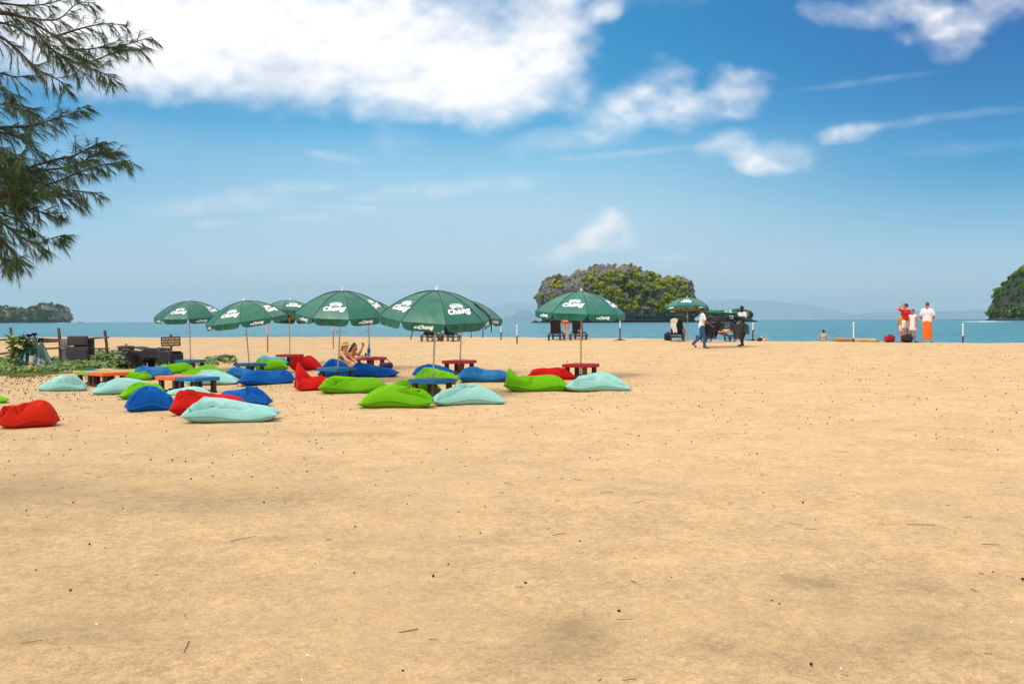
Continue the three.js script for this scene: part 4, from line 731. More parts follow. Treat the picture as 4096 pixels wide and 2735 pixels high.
// opts.j: joints; head: [yaw, pitch, roll] degrees; hands: [left, right] kinds; palms: [left, right] roll of each hand about the forearm
function person(label, pos, yaw, { j: over = {}, skin = 'fair', head = [0, 0, 0], hair = 'short', hairColor = sr(38, 26, 20), hands = ['relaxed', 'relaxed'], palms = [0, 0], clothes = [], scale = 1, w = 1, bust = 0, long = 0, feet = true, face = true } = {}) {
  const j = skeleton(over), o = thing('person', label, 'person', pos, R(yaw)); o.scale.setScalar(scale);
  const mSkin = new THREE.MeshPhysicalMaterial({ color: skins[skin], roughness: .55, specularIntensity: .45 });
  const bones = [...torsoBones(j, 0, w, bust), [j.nek.clone().lerp(j.hea, -.15), j.nek.clone().lerp(j.hea, .62), .054, .050]];
  for (const s of ['L', 'R']) { bones.push(...armBones(j, s), ...legBones(j, s)); if (feet) { const h = j['an' + s].clone(), t = j['to' + s], d = t.clone().sub(h).setY(0).normalize(); bones.push([h, h.clone().addScaledVector(d, -.03).add(V(0, -.035, 0)), .036, .034], [h, t, .036, .026], [t, t.clone().addScaledVector(d, .05), .028, .02]); } }
  const hq = new THREE.Quaternion().setFromEuler(new THREE.Euler(R(head[1]), R(head[0]), R(head[2]), 'YXZ')), HM = new THREE.Matrix4().compose(j.hea, hq, V(1, 1, 1));
  const list = [flesh(bones), headGeo.clone().applyMatrix4(HM)];
  ['L', 'R'].forEach((s, i) => {
    const y = j['el' + s].clone().sub(j['wr' + s]).normalize(), side = j.shL.clone().sub(j.shR).normalize(); let x = side.clone().multiplyScalar(i ? 1 : -1).addScaledVector(y, -side.dot(y) * (i ? 1 : -1)); if (x.lengthSq() < .02) x = V(0, 0, 1).addScaledVector(y, -y.z); x.normalize().applyAxisAngle(y, R(palms[i]));
    const z = new THREE.Vector3().crossVectors(x, y), g = handGeo[hands[i]].clone();
    if (!i) { g.scale(1, 1, -1); const ix = g.index.array; for (let k = 0; k < ix.length; k += 3) { const t = ix[k]; ix[k] = ix[k + 1]; ix[k + 1] = t; } g.computeVertexNormals(); }
    list.push(g.applyMatrix4(new THREE.Matrix4().makeBasis(x, y, z).setPosition(j['wr' + s])));
  });
  part(o, 'body', list, mSkin);
  const H = (name, g, m, l) => { const p = part(o, name, g, m, l); p.applyMatrix4(HM); return p; };
  if (face) { for (const s of [-1, 1]) { H('eye', gEye.clone().translate(s * .031, .001, .080), mEye); H('iris', gIris.clone().translate(s * .031, .001, .0875), mIris); } H('mouth', gLip, mLip); }
  const mHair = mat(hairColor, .7);
  if (hair) H('hair', gHair[hair], mHair);
  if (long) { const back = j.che.clone().sub(j.nek), f = V(0, 0, -1).applyQuaternion(hq), s = V(1, 0, 0).applyQuaternion(hq), b = j.hea.clone().addScaledVector(f, .075), e = j.nek.clone().addScaledVector(back, long * .9).addScaledVector(f, .10), n = []; for (const q of [-1, -.35, .35, 1]) n.push([b.clone().addScaledVector(s, q * .06), j.nek.clone().addScaledVector(f, .075).addScaledVector(s, q * .075), .036, .036], [j.nek.clone().addScaledVector(f, .075).addScaledVector(s, q * .075), e.clone().addScaledVector(s, q * .06), .034, .016]); part(o, 'hair', flesh(n, .011, .012), mHair); }
  for (const [name, kind, color, a, b] of clothes) {
    const m = color.isMaterial ? color : mat(color, .85); let bn = [];
    if (kind === 'shirt') { bn = torsoBones(j, .016, w, bust); bn.shift(); bn = bn.slice(0); for (const s of ['L', 'R']) bn.push(...armBones(j, s, a ?? .6, .020)); bn.push([j.pel.clone().lerp(j.wai, .2), j.wai, .118 * w, .106 * w]); }
    if (kind === 'polo') { bn = torsoBones(j, .018, w, bust); for (const s of ['L', 'R']) bn.push(...armBones(j, s, a ?? .62, .022)); bn.push([j.nek.clone().lerp(j.che, .2), j.nek.clone().lerp(j.hea, .12), .062, .060]); }
    if (kind === 'trousers' || kind === 'shorts') { bn = torsoBones(j, .012, w).slice(0, 1); bn.push([j.pel, j.pel.clone().lerp(j.wai, .45), .115 * w, .108 * w]); for (const s of ['L', 'R']) if (kind === 'shorts') bn.push(...legBones(j, s, a ?? .5, .022)); else { const k = j['kn' + s], n = j['an' + s]; bn.push([j['hi' + s], k, .100, .072], [k, n, .072, .062]); } }
    if (kind === 'bottoms') { bn = torsoBones(j, .008, w).slice(0, 1); for (const s of ['L', 'R']) bn.push([j['hi' + s], j['hi' + s].clone().lerp(j['kn' + s], .10), .092, .088]); }
    if (kind === 'top') { const side = j.shL.clone().sub(j.shR).normalize(), up = j.nek.clone().sub(j.che).normalize(), fw = new THREE.Vector3().crossVectors(side, up); for (const s of [-1, 1]) { const c = j.che.clone().addScaledVector(up, -.03); bn.push([c.clone().addScaledVector(side, s * .075).addScaledVector(fw, .062), c.clone().addScaledVector(side, s * .08).addScaledVector(fw, .088), .060, .050], [c.clone().addScaledVector(side, s * .05).addScaledVector(fw, -.055), c.clone().addScaledVector(side, s * .145).addScaledVector(fw, .0), .030, .030], [c.clone().addScaledVector(side, s * .145), c.clone().addScaledVector(side, s * .12).addScaledVector(fw, .07), .030, .03]); const t = c.clone().addScaledVector(side, s * .10).addScaledVector(up, .16); bn.push([c.clone().addScaledVector(side, s * .085).addScaledVector(fw, .11), t.clone().addScaledVector(fw, .045), .012, .011], [t.clone().addScaledVector(fw, .045), t.clone().addScaledVector(fw, -.045), .013, .013], [t.clone().addScaledVector(fw, -.045), c.clone().addScaledVector(side, s * .06).addScaledVector(fw, -.085), .011, .012]); } }
    if (kind === 'dress') { bn = torsoBones(j, .014, w); for (let i = 0; i < 8; i++) { const t = i / 8 * 6.283, r = a ?? .13; bn.push([j.wai.clone().add(V(Math.sin(t) * .05, 0, Math.cos(t) * .03)), j.knL.clone().lerp(j.knR, .5).lerp(j.pel, .35).add(V(Math.sin(t) * r, 0, Math.cos(t) * r * .75)), .085, .045]); } }
    if (kind === 'sarong') { const bot = j.anL.clone().lerp(j.anR, .5).add(V(0, .10, 0)); for (let i = 0; i < 10; i++) { const t = i / 10 * 6.283; bn.push([j.wai.clone().lerp(j.pel, .2).add(V(Math.sin(t) * .085, 0, Math.cos(t) * .05)), j.pel.clone().add(V(Math.sin(t) * .115, -.08, Math.cos(t) * .075)), .075, .08], [j.pel.clone().add(V(Math.sin(t) * .115, -.08, Math.cos(t) * .075)), bot.clone().add(V(Math.sin(t) * .145, 0, Math.cos(t) * .10)), .08, .035 + .012 * Math.sin(t * 5)]); } }
    part(o, name, flesh(bn, .0165, kind === 'top' ? .012 : .025), m);
  }
  o.userData.headMatrix = undefined; delete o.userData.headMatrix;
  return { o, j, H, HM };
}
// ------------------------------------------------------------------ black plastic sun loungers
const mBlack = new THREE.MeshPhysicalMaterial({ color: new THREE.Color(.040, .038, .042), roughness: .36, specularIntensity: .6 }), mMesh = mat(new THREE.Color(.014, .012, .012), .75);
const mPad = new THREE.MeshPhysicalMaterial({ color: sr(74, 68, 72), roughness: .9, bumpMap: weave, bumpScale: .003 });
const bend = (pts, x, w, t) => { const g = []; for (let i = 0; i < pts.length - 1; i++) g.push(bar(V(x, pts[i][1], pts[i][0]), V(x, pts[i + 1][1], pts[i + 1][0]), w, t)); return g; };
const legPts = (z) => [[z - .17, .30], [z - .13, .05], [z - .10, .02], [z + .10, .02], [z + .13, .05], [z + .17, .30]];
const LG = {
  legs: [-.31, .31].flatMap((x) => [-.60, .60].map((z) => merge([...bend(legPts(z), x, .05, .06), bar(V(x, .19, z - .14), V(x, .19, z + .14), .03, .03)]))),
  rails: [-.31, .31].map((x) => merge(bend([[-.90, .27], [-.80, .30], [-.43, .30], [-.26, .43], [.26, .43], [.43, .30], [.80, .30], [.88, .27], [.94, .20]], x, .055, .055))),
  ends: [box(.60, .05, .05, 0, .27, -.90, 0, 0, 0, .015), box(.58, .05, .05, 0, .20, .945, 0, 0, 0, .015)],
  slats: [...Array(9)].map((_, i) => box(.57, .022, .085, 0, .325 + (i < 3 ? .09 : i < 4 ? .04 : 0), -.02 + i * .105, 0, 0, 0, .008)),
};
// the backrest turns about the middle of the frame; 0 lies flat
function backrest(o, angle) {
  const g = new THREE.Group(); const rot = (geo) => geo.clone().applyMatrix4(M4(0, .335, -.12, R(angle)));
  const fr = merge([rot(bar(V(-.27, 0, 0), V(-.255, 0, -.80), .045, .05)), rot(bar(V(.27, 0, 0), V(.255, 0, -.80), .045, .05)), rot(box(.53, .05, .06, 0, 0, -.80, 0, 0, 0, .02)), rot(box(.53, .04, .05, 0, 0, -.02, 0, 0, 0, .012))]);
  const b = part(o, 'backrest', fr, mBlack);
  part(b, 'sling', rot(box(.50, .012, .74, 0, .012, -.41, 0, 0, 0, .005)), mMesh);
}
function lounger(label, pos, yaw, { back = 62, group = 'black sun loungers', tilt = 0, pad = false } = {}) {
  const o = thing('sun_lounger', label, 'sun lounger', pos, R(yaw), group); o.rotation.x = R(tilt); o.rotation.order = 'YXZ';
  LG.rails.forEach((g) => part(o, 'side_rail', g, mBlack)); LG.legs.forEach((g) => part(o, 'leg', g, mBlack)); LG.ends.forEach((g) => part(o, 'end_rail', g, mBlack));
  LG.slats.forEach((g) => part(o, 'slat', g, mBlack)); backrest(o, back);
  return o;
}
const sand = (px, py) => spot(px, py);
const L1 = lounger('black lounger, left of the pair behind the largest umbrella', sand(984, 783).add(V(0, 0, -.6)), 170, { back: 66 });
const L2 = lounger('black lounger, right of the pair behind the largest umbrella', sand(1031, 783).add(V(0, 0, -.6)), 168, { back: 66 });
const L3 = lounger('black lounger, left of the pair below the islet', sand(1277, 780).add(V(0, 0, -.5)), 167, { back: 72 });
const L4 = lounger('black lounger, right of the pair below the islet', sand(1328, 780).add(V(0, 0, -.5)), 164, { back: 72 });
const L5 = lounger('black lounger with a white cloth over its back, under the small far umbrella', sand(1556, 783).add(V(0, 0, -.5)), 174, { back: 68 });
const L6 = lounger('black lounger seen from its side behind the carriers, with someone lying on it', sand(1655, 785).add(V(0, 0, -.8)), 98, { back: 30 });
const place = (o, x, y, z) => V(x, y, z).applyMatrix4((o.updateMatrixWorld(true), o.matrixWorld));
{
  const t = new THREE.MeshPhysicalMaterial({ color: sr(226, 216, 200), roughness: .95, side: THREE.DoubleSide });
  const g = gridGeo(24, 30, (u, v) => { const a = (v - .18) * .85, w = .17 * (1 - .45 * v * v), x = -.20 + (u - .5) * 2 * w + .05 * v * v, fold = .016 * Math.sin(u * 15 + v * 3) * (.3 + v); const over = a < 0; return V(x + .03 * Math.sin(v * 9), -Math.abs(a) + (over ? 0 : .0) + .03 - .03 * Math.cos(u * 6), (over ? .055 : -.02 - .09 * Math.abs(a)) * -1 * (over ? -1 : 1) + fold); });
  const o = thing('white_cloth', 'creased white cloth hanging over the back of the lounger under the small far umbrella', 'cloth', place(L5, 0, 1.10, -.41), 0); part(o, 'cloth', g.translate(0, 0, .10), t);
}
// the stack two men carry, and the stack standing at the fence
const C1 = spot(1664, 796), cy = C1.y;
for (let i = 0; i < 5; i++) lounger(`black lounger carried by the two men, ${['lowest', 'second from the bottom', 'middle one', 'second from the top', 'topmost'][i]} of their stack`, V(C1.x, cy + .37 + i * .074, C1.z), 66, { back: 3, group: 'loungers carried by two men' });
const padGeo = (() => { const g = box(.58, .055, .90, 0, 0, 0, 0, 0, 0, .025); return g; })();
for (let i = 0; i < 3; i++) for (const s of [-1, 1]) {
  const o = thing('lounger_cushion', `dark grey cushion, ${['lowest', 'middle', 'topmost'][i]} of three at the ${s < 0 ? 'left' : 'right'} end of the carried stack`, 'cushion', V(C1.x + s * .40, cy + 1.15 + i * .058 + (s > 0 ? .02 : 0), C1.z - s * .17), R(66), 'dark grey cushions on the carried loungers');
  part(o, 'pad', padGeo, mPad); part(o, 'piping', new THREE.TubeGeometry(new THREE.CatmullRomCurve3([V(-.27, 0, -.44), V(.27, 0, -.44), V(.285, 0, 0), V(.27, 0, .44), V(-.27, 0, .44), V(-.285, 0, 0)], true), 60, .009, 5, true), mDark);
}
function closedUmbrella(label, pos, quat, len, group, seed, wide = .38) {
  const o = thing('folded_umbrella', label, 'umbrella', pos, 0, group); o.quaternion.copy(quat);
  const g = gridGeo(64, 22, (u, v) => { const a = u * 6.2832, t = v, r0 = .04 + wide * Math.pow(t, .9), f = 1 + .42 * Math.sin(a * 8 + seed + t * 2) * t + .16 * Math.sin(a * 3 + seed * 2) * t, r = r0 * f * .8; return V(Math.cos(a) * r, len * (1 - t) + .06 * Math.sin(a * 8 + seed) * t, Math.sin(a) * r); }, (u, v) => [u * 4 % 1.0001, 1 - v * .98]);
  part(o, 'canopy', g, wide < .3 ? mPanel[0] : mFold); part(o, 'pole', rod(V(0, -.06, 0), V(0, len + .02, 0), .02), mPole); part(o, 'top_collar', lathe([[0, len + .07], [.09, len + .055], [.12, len + .01], [.05, len - .005]], 16), mDark); part(o, 'finial', lathe([[0, len + .12], [.02, len + .11], [.024, len + .06]], 10), mWhite);
  part(o, 'lining', gridGeo(48, 3, (u, v) => { const a = u * 6.2832, r = .17 * (1 - v * .3) * (1 + .3 * Math.sin(a * 8 + seed)); return V(Math.cos(a) * r * .95, .03 + v * .1, Math.sin(a) * r * .95); }), mLining);
  return o;
}
const mFold = new THREE.MeshPhysicalMaterial({ color: new THREE.Color(.34, .36, .40), map: panelTex[0], roughness: .4, side: THREE.DoubleSide, specularIntensity: .8 });
closedUmbrella('folded green umbrella lying on top of the loungers the two men carry', V(C1.x + .48, cy + 1.40, C1.z + .05), new THREE.Quaternion().setFromEuler(new THREE.Euler(R(2), R(-4), R(86))), 1.35, 'folded green umbrellas', 2, .2);
{
  const o = thing('dark_bundle', 'crumpled black bundle on top of the folded umbrella the two men carry', 'bundle', V(C1.x + .1, cy + 1.50, C1.z)); part(o, 'cloth', flesh([[V(-.1, 0, 0), V(.1, .03, 0), .06, .05], [V(-.02, .02, .04), V(.09, .08, .02), .035, .03], [V(.1, .05, 0), V(.19, .07, .03), .03, .015], [V(-.15, .01, 0), V(-.08, .05, 0), .03, .03]], .012, .02), mDark);
  const F0 = spot(349, 846);
  for (let i = 0; i < 6; i++) lounger(`black lounger in the stack left of the wooden notice, ${['lowest', 'second from the bottom', 'third from the bottom', 'third from the top', 'second from the top', 'topmost'][i]}`, V(F0.x, F0.y + i * .062, F0.z - .5), 66, { back: i === 5 ? 10 : 3, group: 'stacked loungers beside the fence' });
  for (let i = 0; i < 4; i++) lounger(`black lounger in the lower stack nearest the bin, ${['lowest', 'second from the bottom', 'second from the top', 'topmost'][i]}`, V(F0.x - .85, F0.y + i * .066, F0.z - .95), 160, { back: 3, group: 'stacked loungers beside the fence' });
}
// ------------------------------------------------------------------ the people on the beach
const C = { white: sr(232, 228, 226), jeans: sr(44, 84, 132), red: sr(206, 22, 26), orange: sr(255, 112, 8), coral: sr(248, 74, 26), green: sr(10, 104, 44), navy: sr(38, 48, 72), yellow: sr(196, 150, 40), wine: sr(150, 26, 40), grey: sr(120, 120, 120) };
const capGeo = merge([nets(V(-.12, 0, -.14), V(.12, .17, .14), .008, (x, y, z) => Math.max((Math.hypot(x / .088, (y - .045) / .096, (z + .01) / .104) - 1) * .088, .05 - y)), gridGeo(14, 6, (u, v) => { const a = (u - .5) * 2.3, r = .092 + v * .075 * Math.cos(a * .75); return V(Math.sin(a) * r * .92, .056 - v * .012 - .012 * a * a, Math.cos(a) * r - .005); })]);
const sandal = (c = sr(50, 30, 26)) => { const m = mat(c, .8), sh = new THREE.Shape(); sh.absellipse(0, 0, .05, .135, 0, 7); return [new THREE.ExtrudeGeometry(sh, { depth: .018, bevelEnabled: true, bevelSize: .004, bevelThickness: .004, bevelSegments: 1 }).rotateX(-Math.PI / 2), m]; };
function flipflop(p, foot, up = V(0, 1, 0)) { const [g, m] = sandal(), o = p.o, j = p.j, a = j['an' + foot], t = j['to' + foot], z = t.clone().sub(a); const y0 = up.clone(); z.addScaledVector(y0, -z.dot(y0)).normalize(); const x = new THREE.Vector3().crossVectors(y0, z), c = a.clone().lerp(t, .62).addScaledVector(y0, -.062); part(o, 'flip_flop', g.clone().applyMatrix4(new THREE.Matrix4().makeBasis(x, y0, z).setPosition(c)), m); }

// two men carrying the stack of loungers
{
  const A = spot(1610, 798.5), B = spot(1702, 794);
  const p = person('man in white polo shirt and blue jeans carrying the left end of loungers', V(A.x, A.y, A.z), 82, {
    skin: 'brown', hair: 'short', hairColor: sr(20, 16, 16), head: [14, 2, 0], hands: ['grip', 'grip'], palms: [30, -30],
    j: { pel: [0, .94, -.02], wai: [0, 1.09, 0], che: [0, 1.29, .03], nek: [0, 1.44, .03], hea: [0, 1.60, .06], shL: [.17, 1.39, .03], shR: [-.17, 1.39, .04], elL: [.23, 1.14, .16], elR: [-.24, 1.12, .16], wrL: [.22, .97, .37], wrR: [-.25, .95, .38], hiL: [.09, .92, -.01], hiR: [-.09, .92, -.01], knL: [.09, .52, -.02], knR: [-.09, .51, .10], anL: [.09, .20, -.36], anR: [-.09, .085, .10], toL: [.10, .06, -.27], toR: [-.10, .035, .26] },
    clothes: [['polo_shirt', 'polo', C.white, .6], ['jeans', 'trousers', C.jeans]],
  });
  flipflop(p, 'L', V(0, .75, -.66).normalize()); flipflop(p, 'R');
  const q = person('man in white T-shirt, dark cap and sunglasses carrying the right end of loungers', V(B.x, B.y, B.z), -62, {
    skin: 'dark', hair: 'short', hairColor: sr(18, 14, 14), head: [22, 4, 0], hands: ['grip', 'grip'], palms: [20, -20],
    j: { elL: [.24, 1.13, .04], wrL: [.22, .92, .20], elR: [-.24, 1.13, .05], wrR: [-.20, .93, .26], anL: [.10, .085, .04], toL: [.12, .035, .20], knL: [.095, .5, .07], anR: [-.10, .085, -.08], toR: [-.12, .035, .08] },
    clothes: [['t_shirt', 'shirt', C.white, .62], ['shorts', 'shorts', C.navy, .8]],
  });
  q.H('cap', capGeo, mat(sr(44, 30, 44), .8));
  q.H('cap_letter', new THREE.TorusGeometry(.017, .005, 6, 20, 4.7).rotateZ(.8).translate(0, .088, .086), mat(sr(235, 210, 205), .7));
  q.H('sunglasses', [box(.058, .034, .008, -.034, .004, .094, 0, -.12, 0, .006), box(.058, .034, .008, .034, .004, .094, 0, .12, 0, .006), box(.02, .007, .008, 0, .012, .098), bar(V(-.064, .012, .088), V(-.082, .004, -.01), .006, .006), bar(V(.064, .012, .088), V(.082, .004, -.01), .006, .006)], mDark);
}
// the family at the water's edge
{
  const W = back(spot(2078, 780), .5), G = back(spot(2094, 780), .2), Y = back(spot(2070, 779), 1.1), M = spot(2127, 783.5);
  const p = person('woman in a red T-shirt and white shorts with a hand on her head', W, -165, {
    skin: 'tan', hair: 'short', hairColor: sr(60, 36, 28), head: [40, 0, 0], hands: ['relaxed', 'relaxed'], bust: 1,
    j: { elL: [.37, 1.50, .08], wrL: [.15, 1.70, .05], elR: [-.30, 1.14, -.08], wrR: [-.17, .98, .08], pel: [0, .94, 0] }, clothes: [['t_shirt', 'shirt', C.red, .5], ['shorts', 'shorts', C.white, .55]],
  });
  part(p.o, 'shoulder_strap', limb([V(.15, 1.47, .05), V(.05, 1.30, .17), V(-.1, 1.08, .14)], [.012, .012], 5), mat(C.white, .8));
  person('girl in a short white dress looking down, beside the woman in the red T-shirt', G, -45, { skin: 'tan', scale: .84, w: .86, hair: 'bob', hairColor: sr(70, 44, 34), head: [-20, 24, 0], clothes: [['dress', 'dress', C.white, .15]] });
  person('child in a yellow shirt standing behind the woman in the red T-shirt', Y, 145, { skin: 'tan', scale: .80, w: .88, hair: 'bob', hairColor: sr(60, 40, 30), clothes: [['t_shirt', 'shirt', C.yellow, .6], ['shorts', 'shorts', C.white, .5]] });
  person('man seen from behind in a white T-shirt with an orange sarong round his waist', M, 154, {
    skin: 'tan', hair: 'cropped', hairColor: sr(96, 70, 58), w: 1.2, head: [4, 0, 0], scale: 1.02,
    j: { shL: [.175, 1.40, 0], shR: [-.175, 1.40, 0], elL: [.29, 1.12, .0], elR: [-.29, 1.12, .0], wrL: [.16, .98, .18], wrR: [-.16, .98, .18], anL: [.17, .085, -.02], anR: [-.17, .085, -.02], toL: [.22, .035, .13], toR: [-.22, .035, .13], knL: [.13, .5, .02], knR: [-.13, .5, .02] },
    clothes: [['t_shirt', 'shirt', C.white, .66], ['sarong', 'sarong', C.orange]],
  });
  const B = at(1889, 733 + 5, 64); B.y = SEA - .10;
  person('shirtless bather at the water\'s edge, seen from behind above the crest of the sand', B, 165, { skin: 'fair', hair: 'short', hairColor: sr(34, 22, 20), head: [10, 0, 0], j: { elL: [.32, 1.18, .05], wrL: [.50, 1.06, .12], elR: [-.34, 1.18, -.02], wrR: [-.56, 1.0, .02] }, clothes: [['shorts', 'shorts', C.navy, .6]] });
  const D = back(spot(1739, 783), 5);
  person('person lying on the sand beyond the crest, only knees showing right of the carriers', D, 120, { skin: 'fair', face: false, j: lying(.12), clothes: [['shorts', 'bottoms', C.navy]] });
}
function lying(h, lift = 0, knee = .32) {   // on the back, head towards -z, h above the ground
  return { pel: [0, h, 0], wai: [0, h + .02 + lift * .15, -.16], che: [0, h + .03 + lift * .5, -.36], nek: [0, h + .04 + lift * .85, -.51], hea: [0, h + .07 + lift * 1.2, -.66], shL: [.17, h + .03 + lift * .75, -.46], shR: [-.17, h + .03 + lift * .75, -.46], elL: [.30, h + lift * .2, -.24], elR: [-.30, h + lift * .2, -.24], wrL: [.22, h + .06, -.02], wrR: [-.22, h + .06, -.02], hiL: [.09, h, .02], hiR: [-.09, h, .02], knL: [.11, h + knee, .36], knR: [-.10, h + knee * .7, .40], anL: [.11, h - .02, .62], anR: [-.10, h - .02, .74], toL: [.12, h + .05, .78], toR: [-.12, h + .07, .90] };
}
{
  const on = (l, label, opts) => { const q = place(l, 0, .33, .20); return person(label, q, l.rotation.y * 180 / Math.PI, { face: true, head: [0, -40, 0], ...opts }); };
  on(L1, 'person reclining on the left lounger behind the largest umbrella', { skin: 'tan', j: lying(.10, .62, .22), clothes: [['swim_shorts', 'shorts', C.wine, .5]] });
  on(L2, 'person reclining on the right lounger behind the largest umbrella', { skin: 'tan', j: lying(.10, .62, .22), clothes: [['swim_shorts', 'shorts', C.navy, .5]] });
  on(L5, 'person reclining on the lounger under the small far umbrella, an arm showing', { skin: 'tan', j: { ...lying(.10, .62, .1), elR: [-.40, .20, -.20], wrR: [-.42, .02, 0] }, clothes: [['swim_shorts', 'shorts', C.navy, .5]] });
  on(L6, 'person in pink lying on the lounger behind the carriers', { skin: 'fair', j: lying(.10, .28, .30), clothes: [['pink_top', 'top', sr(226, 96, 120)], ['pink_bottoms', 'bottoms', sr(226, 96, 120)]] });
  const S1 = back(spot(1298, 779.5), 1.4), S2 = back(spot(1323, 779.5), 1.8);
  person('person in an orange bikini standing between the two loungers below the islet', S1, 150, { skin: 'fair', hair: 'bob', long: 1, hairColor: sr(96, 62, 40), w: .9, j: { elR: [-.22, 1.14, .08], wrR: [-.10, 1.22, .22] }, clothes: [['bikini_bottoms', 'bottoms', C.coral], ['bikini_top', 'top', C.coral]] });
  person('person in an orange top standing behind the right lounger below the islet', S2, 190, { skin: 'fair', hair: 'bob', hairColor: sr(60, 40, 30), w: .9, clothes: [['orange_top', 'shirt', C.coral, .3], ['shorts', 'bottoms', sr(40, 110, 140)]] });
}
// the two women on the bean bags
{
  const d1 = 30.4, P = at(787, 842, d1), g = beachY(P.x, P.z), hip = P.y;
  // seated: y is measured from the hips at .24 above the sand
  const p = person('woman in a green bikini and straw hat sitting on the royal blue bean bags', V(P.x, hip - .13, P.z), 66, {
    skin: 'fair', hair: 'bob', hairColor: sr(196, 142, 74), long: 1.25, w: .82, head: [-16, 4, 2], hands: ['relaxed', 'relaxed'], palms: [40, -40],
    j: { pel: [0, .13, 0], wai: [0, .30, -.05], che: [0, .47, -.02], nek: [0, .62, .03], hea: [.0, .765, .09], shL: [.155, .565, .03], shR: [-.155, .565, .03], elL: [.20, .36, .20], elR: [-.19, .36, .24], wrL: [.16, .27, .41], wrR: [-.13, .26, .45], hiL: [.09, .11, .02], hiR: [-.09, .11, .02], knL: [.12, .24, .42], knR: [-.12, .23, .43], anL: [.12, -.02, .70], anR: [-.12, -.02, .72], toL: [.13, -.05, .86], toR: [-.13, -.05, .88] },
    clothes: [['bikini_top', 'top', C.green], ['bikini_bottoms', 'bottoms', C.green]],
  });
  const straw = new THREE.MeshStandardMaterial({ map: pixelTexture(128, (u, v, x, y) => { const k = .82 + .18 * ((x + y) % 4 < 2 ? 1 : 0) * h3(x >> 1, y >> 1, 2) + .1 * h3(x, y, 3); return [222 * k, 184 * k, 104 * k]; }), roughness: .9, side: THREE.DoubleSide });
  straw.map.repeat.set(3, 3);
  const hat = lathe([[.0, .152], [.06, .150], [.083, .136], [.094, .10], [.099, .055], [.11, .050], [.165, .036], [.182, .018], [.180, .014], [.164, .031], [.104, .045], [.0, .055]], 36);
  p.H('straw_hat', hat.clone().rotateX(-.16).translate(0, .02, -.015), straw); p.H('hat_band', lathe([[.1005, .056], [.1000, .074], [.0985, .074], [.098, .056]], 36).rotateX(-.16).translate(0, .02, -.015), mDark);
  const d2 = 31.3, Q = at(799, 842, d2);
  const q = person('dark haired woman in a red bikini holding up a phone beside the straw hat', V(Q.x, Q.y - .13, Q.z), 70, {
    skin: 'tan', hair: 'bob', hairColor: sr(70, 30, 28), long: .6, w: .82, head: [-10, 18, 4], hands: ['relaxed', 'grip'], palms: [30, 60],
    j: { pel: [0, .13, 0], wai: [0, .29, 0], che: [0, .46, .06], nek: [0, .60, .13], hea: [.0, .735, .21], shL: [.155, .55, .12], shR: [-.155, .545, .13], elL: [.30, .52, .20], elR: [-.20, .36, .28], wrL: [.30, .74, .33], wrR: [-.08, .42, .42], hiL: [.09, .11, .02], hiR: [-.09, .11, .02], knL: [.12, .22, .42], knR: [-.12, .22, .43], anL: [.12, .0, .78], anR: [-.12, .0, .80], toL: [.13, -.02, .94], toR: [-.13, -.02, .96] },
    clothes: [['bikini_top', 'top', C.wine], ['bikini_bottoms', 'bottoms', C.wine]],
  });
  q.H('sunglasses', [box(.05, .03, .008, -.032, .004, .094, 0, -.12, 0, .006), box(.05, .03, .008, .032, .004, .094, 0, .12, 0, .006), box(.02, .006, .008, 0, .01, .098)], mDark);
  q.H('hair_bun', new THREE.SphereGeometry(.045, 12, 8).scale(1, .8, 1).translate(0, .135, -.04), mat(sr(70, 30, 28), .7));
  q.o.updateMatrixWorld(true);
  const hand = V(.30, .83, .35).applyMatrix4(q.o.matrixWorld), ph = thing('phone', 'pink mobile phone in the raised hand of the dark haired woman', 'phone', hand, R(20));
  part(ph, 'case', box(.075, .15, .009, 0, 0, 0, .3, 0, .2, .004), mat(sr(222, 140, 150), .4)); part(ph, 'camera_lens', box(.02, .03, .004, -.02, .05, .022, .3, 0, .2, .002), mDark);
  const cup = V(-.06, .40, .50).applyMatrix4(q.o.matrixWorld), bg = thing('beer_glass', 'glass of amber beer held in front of the dark haired woman', 'glass', cup);
  part(bg, 'tumbler', lathe([[0, -.01], [.030, -.01], [.036, .13], [.034, .13], [.029, -.005], [0, -.005]], 18), mGlass); part(bg, 'beer', lathe([[0, -.004], [.0285, -.004], [.032, .075], [0, .075]], 18), new THREE.MeshPhysicalMaterial({ color: sr(232, 150, 20), roughness: .1, transmission: .5, thickness: 0 }));
}
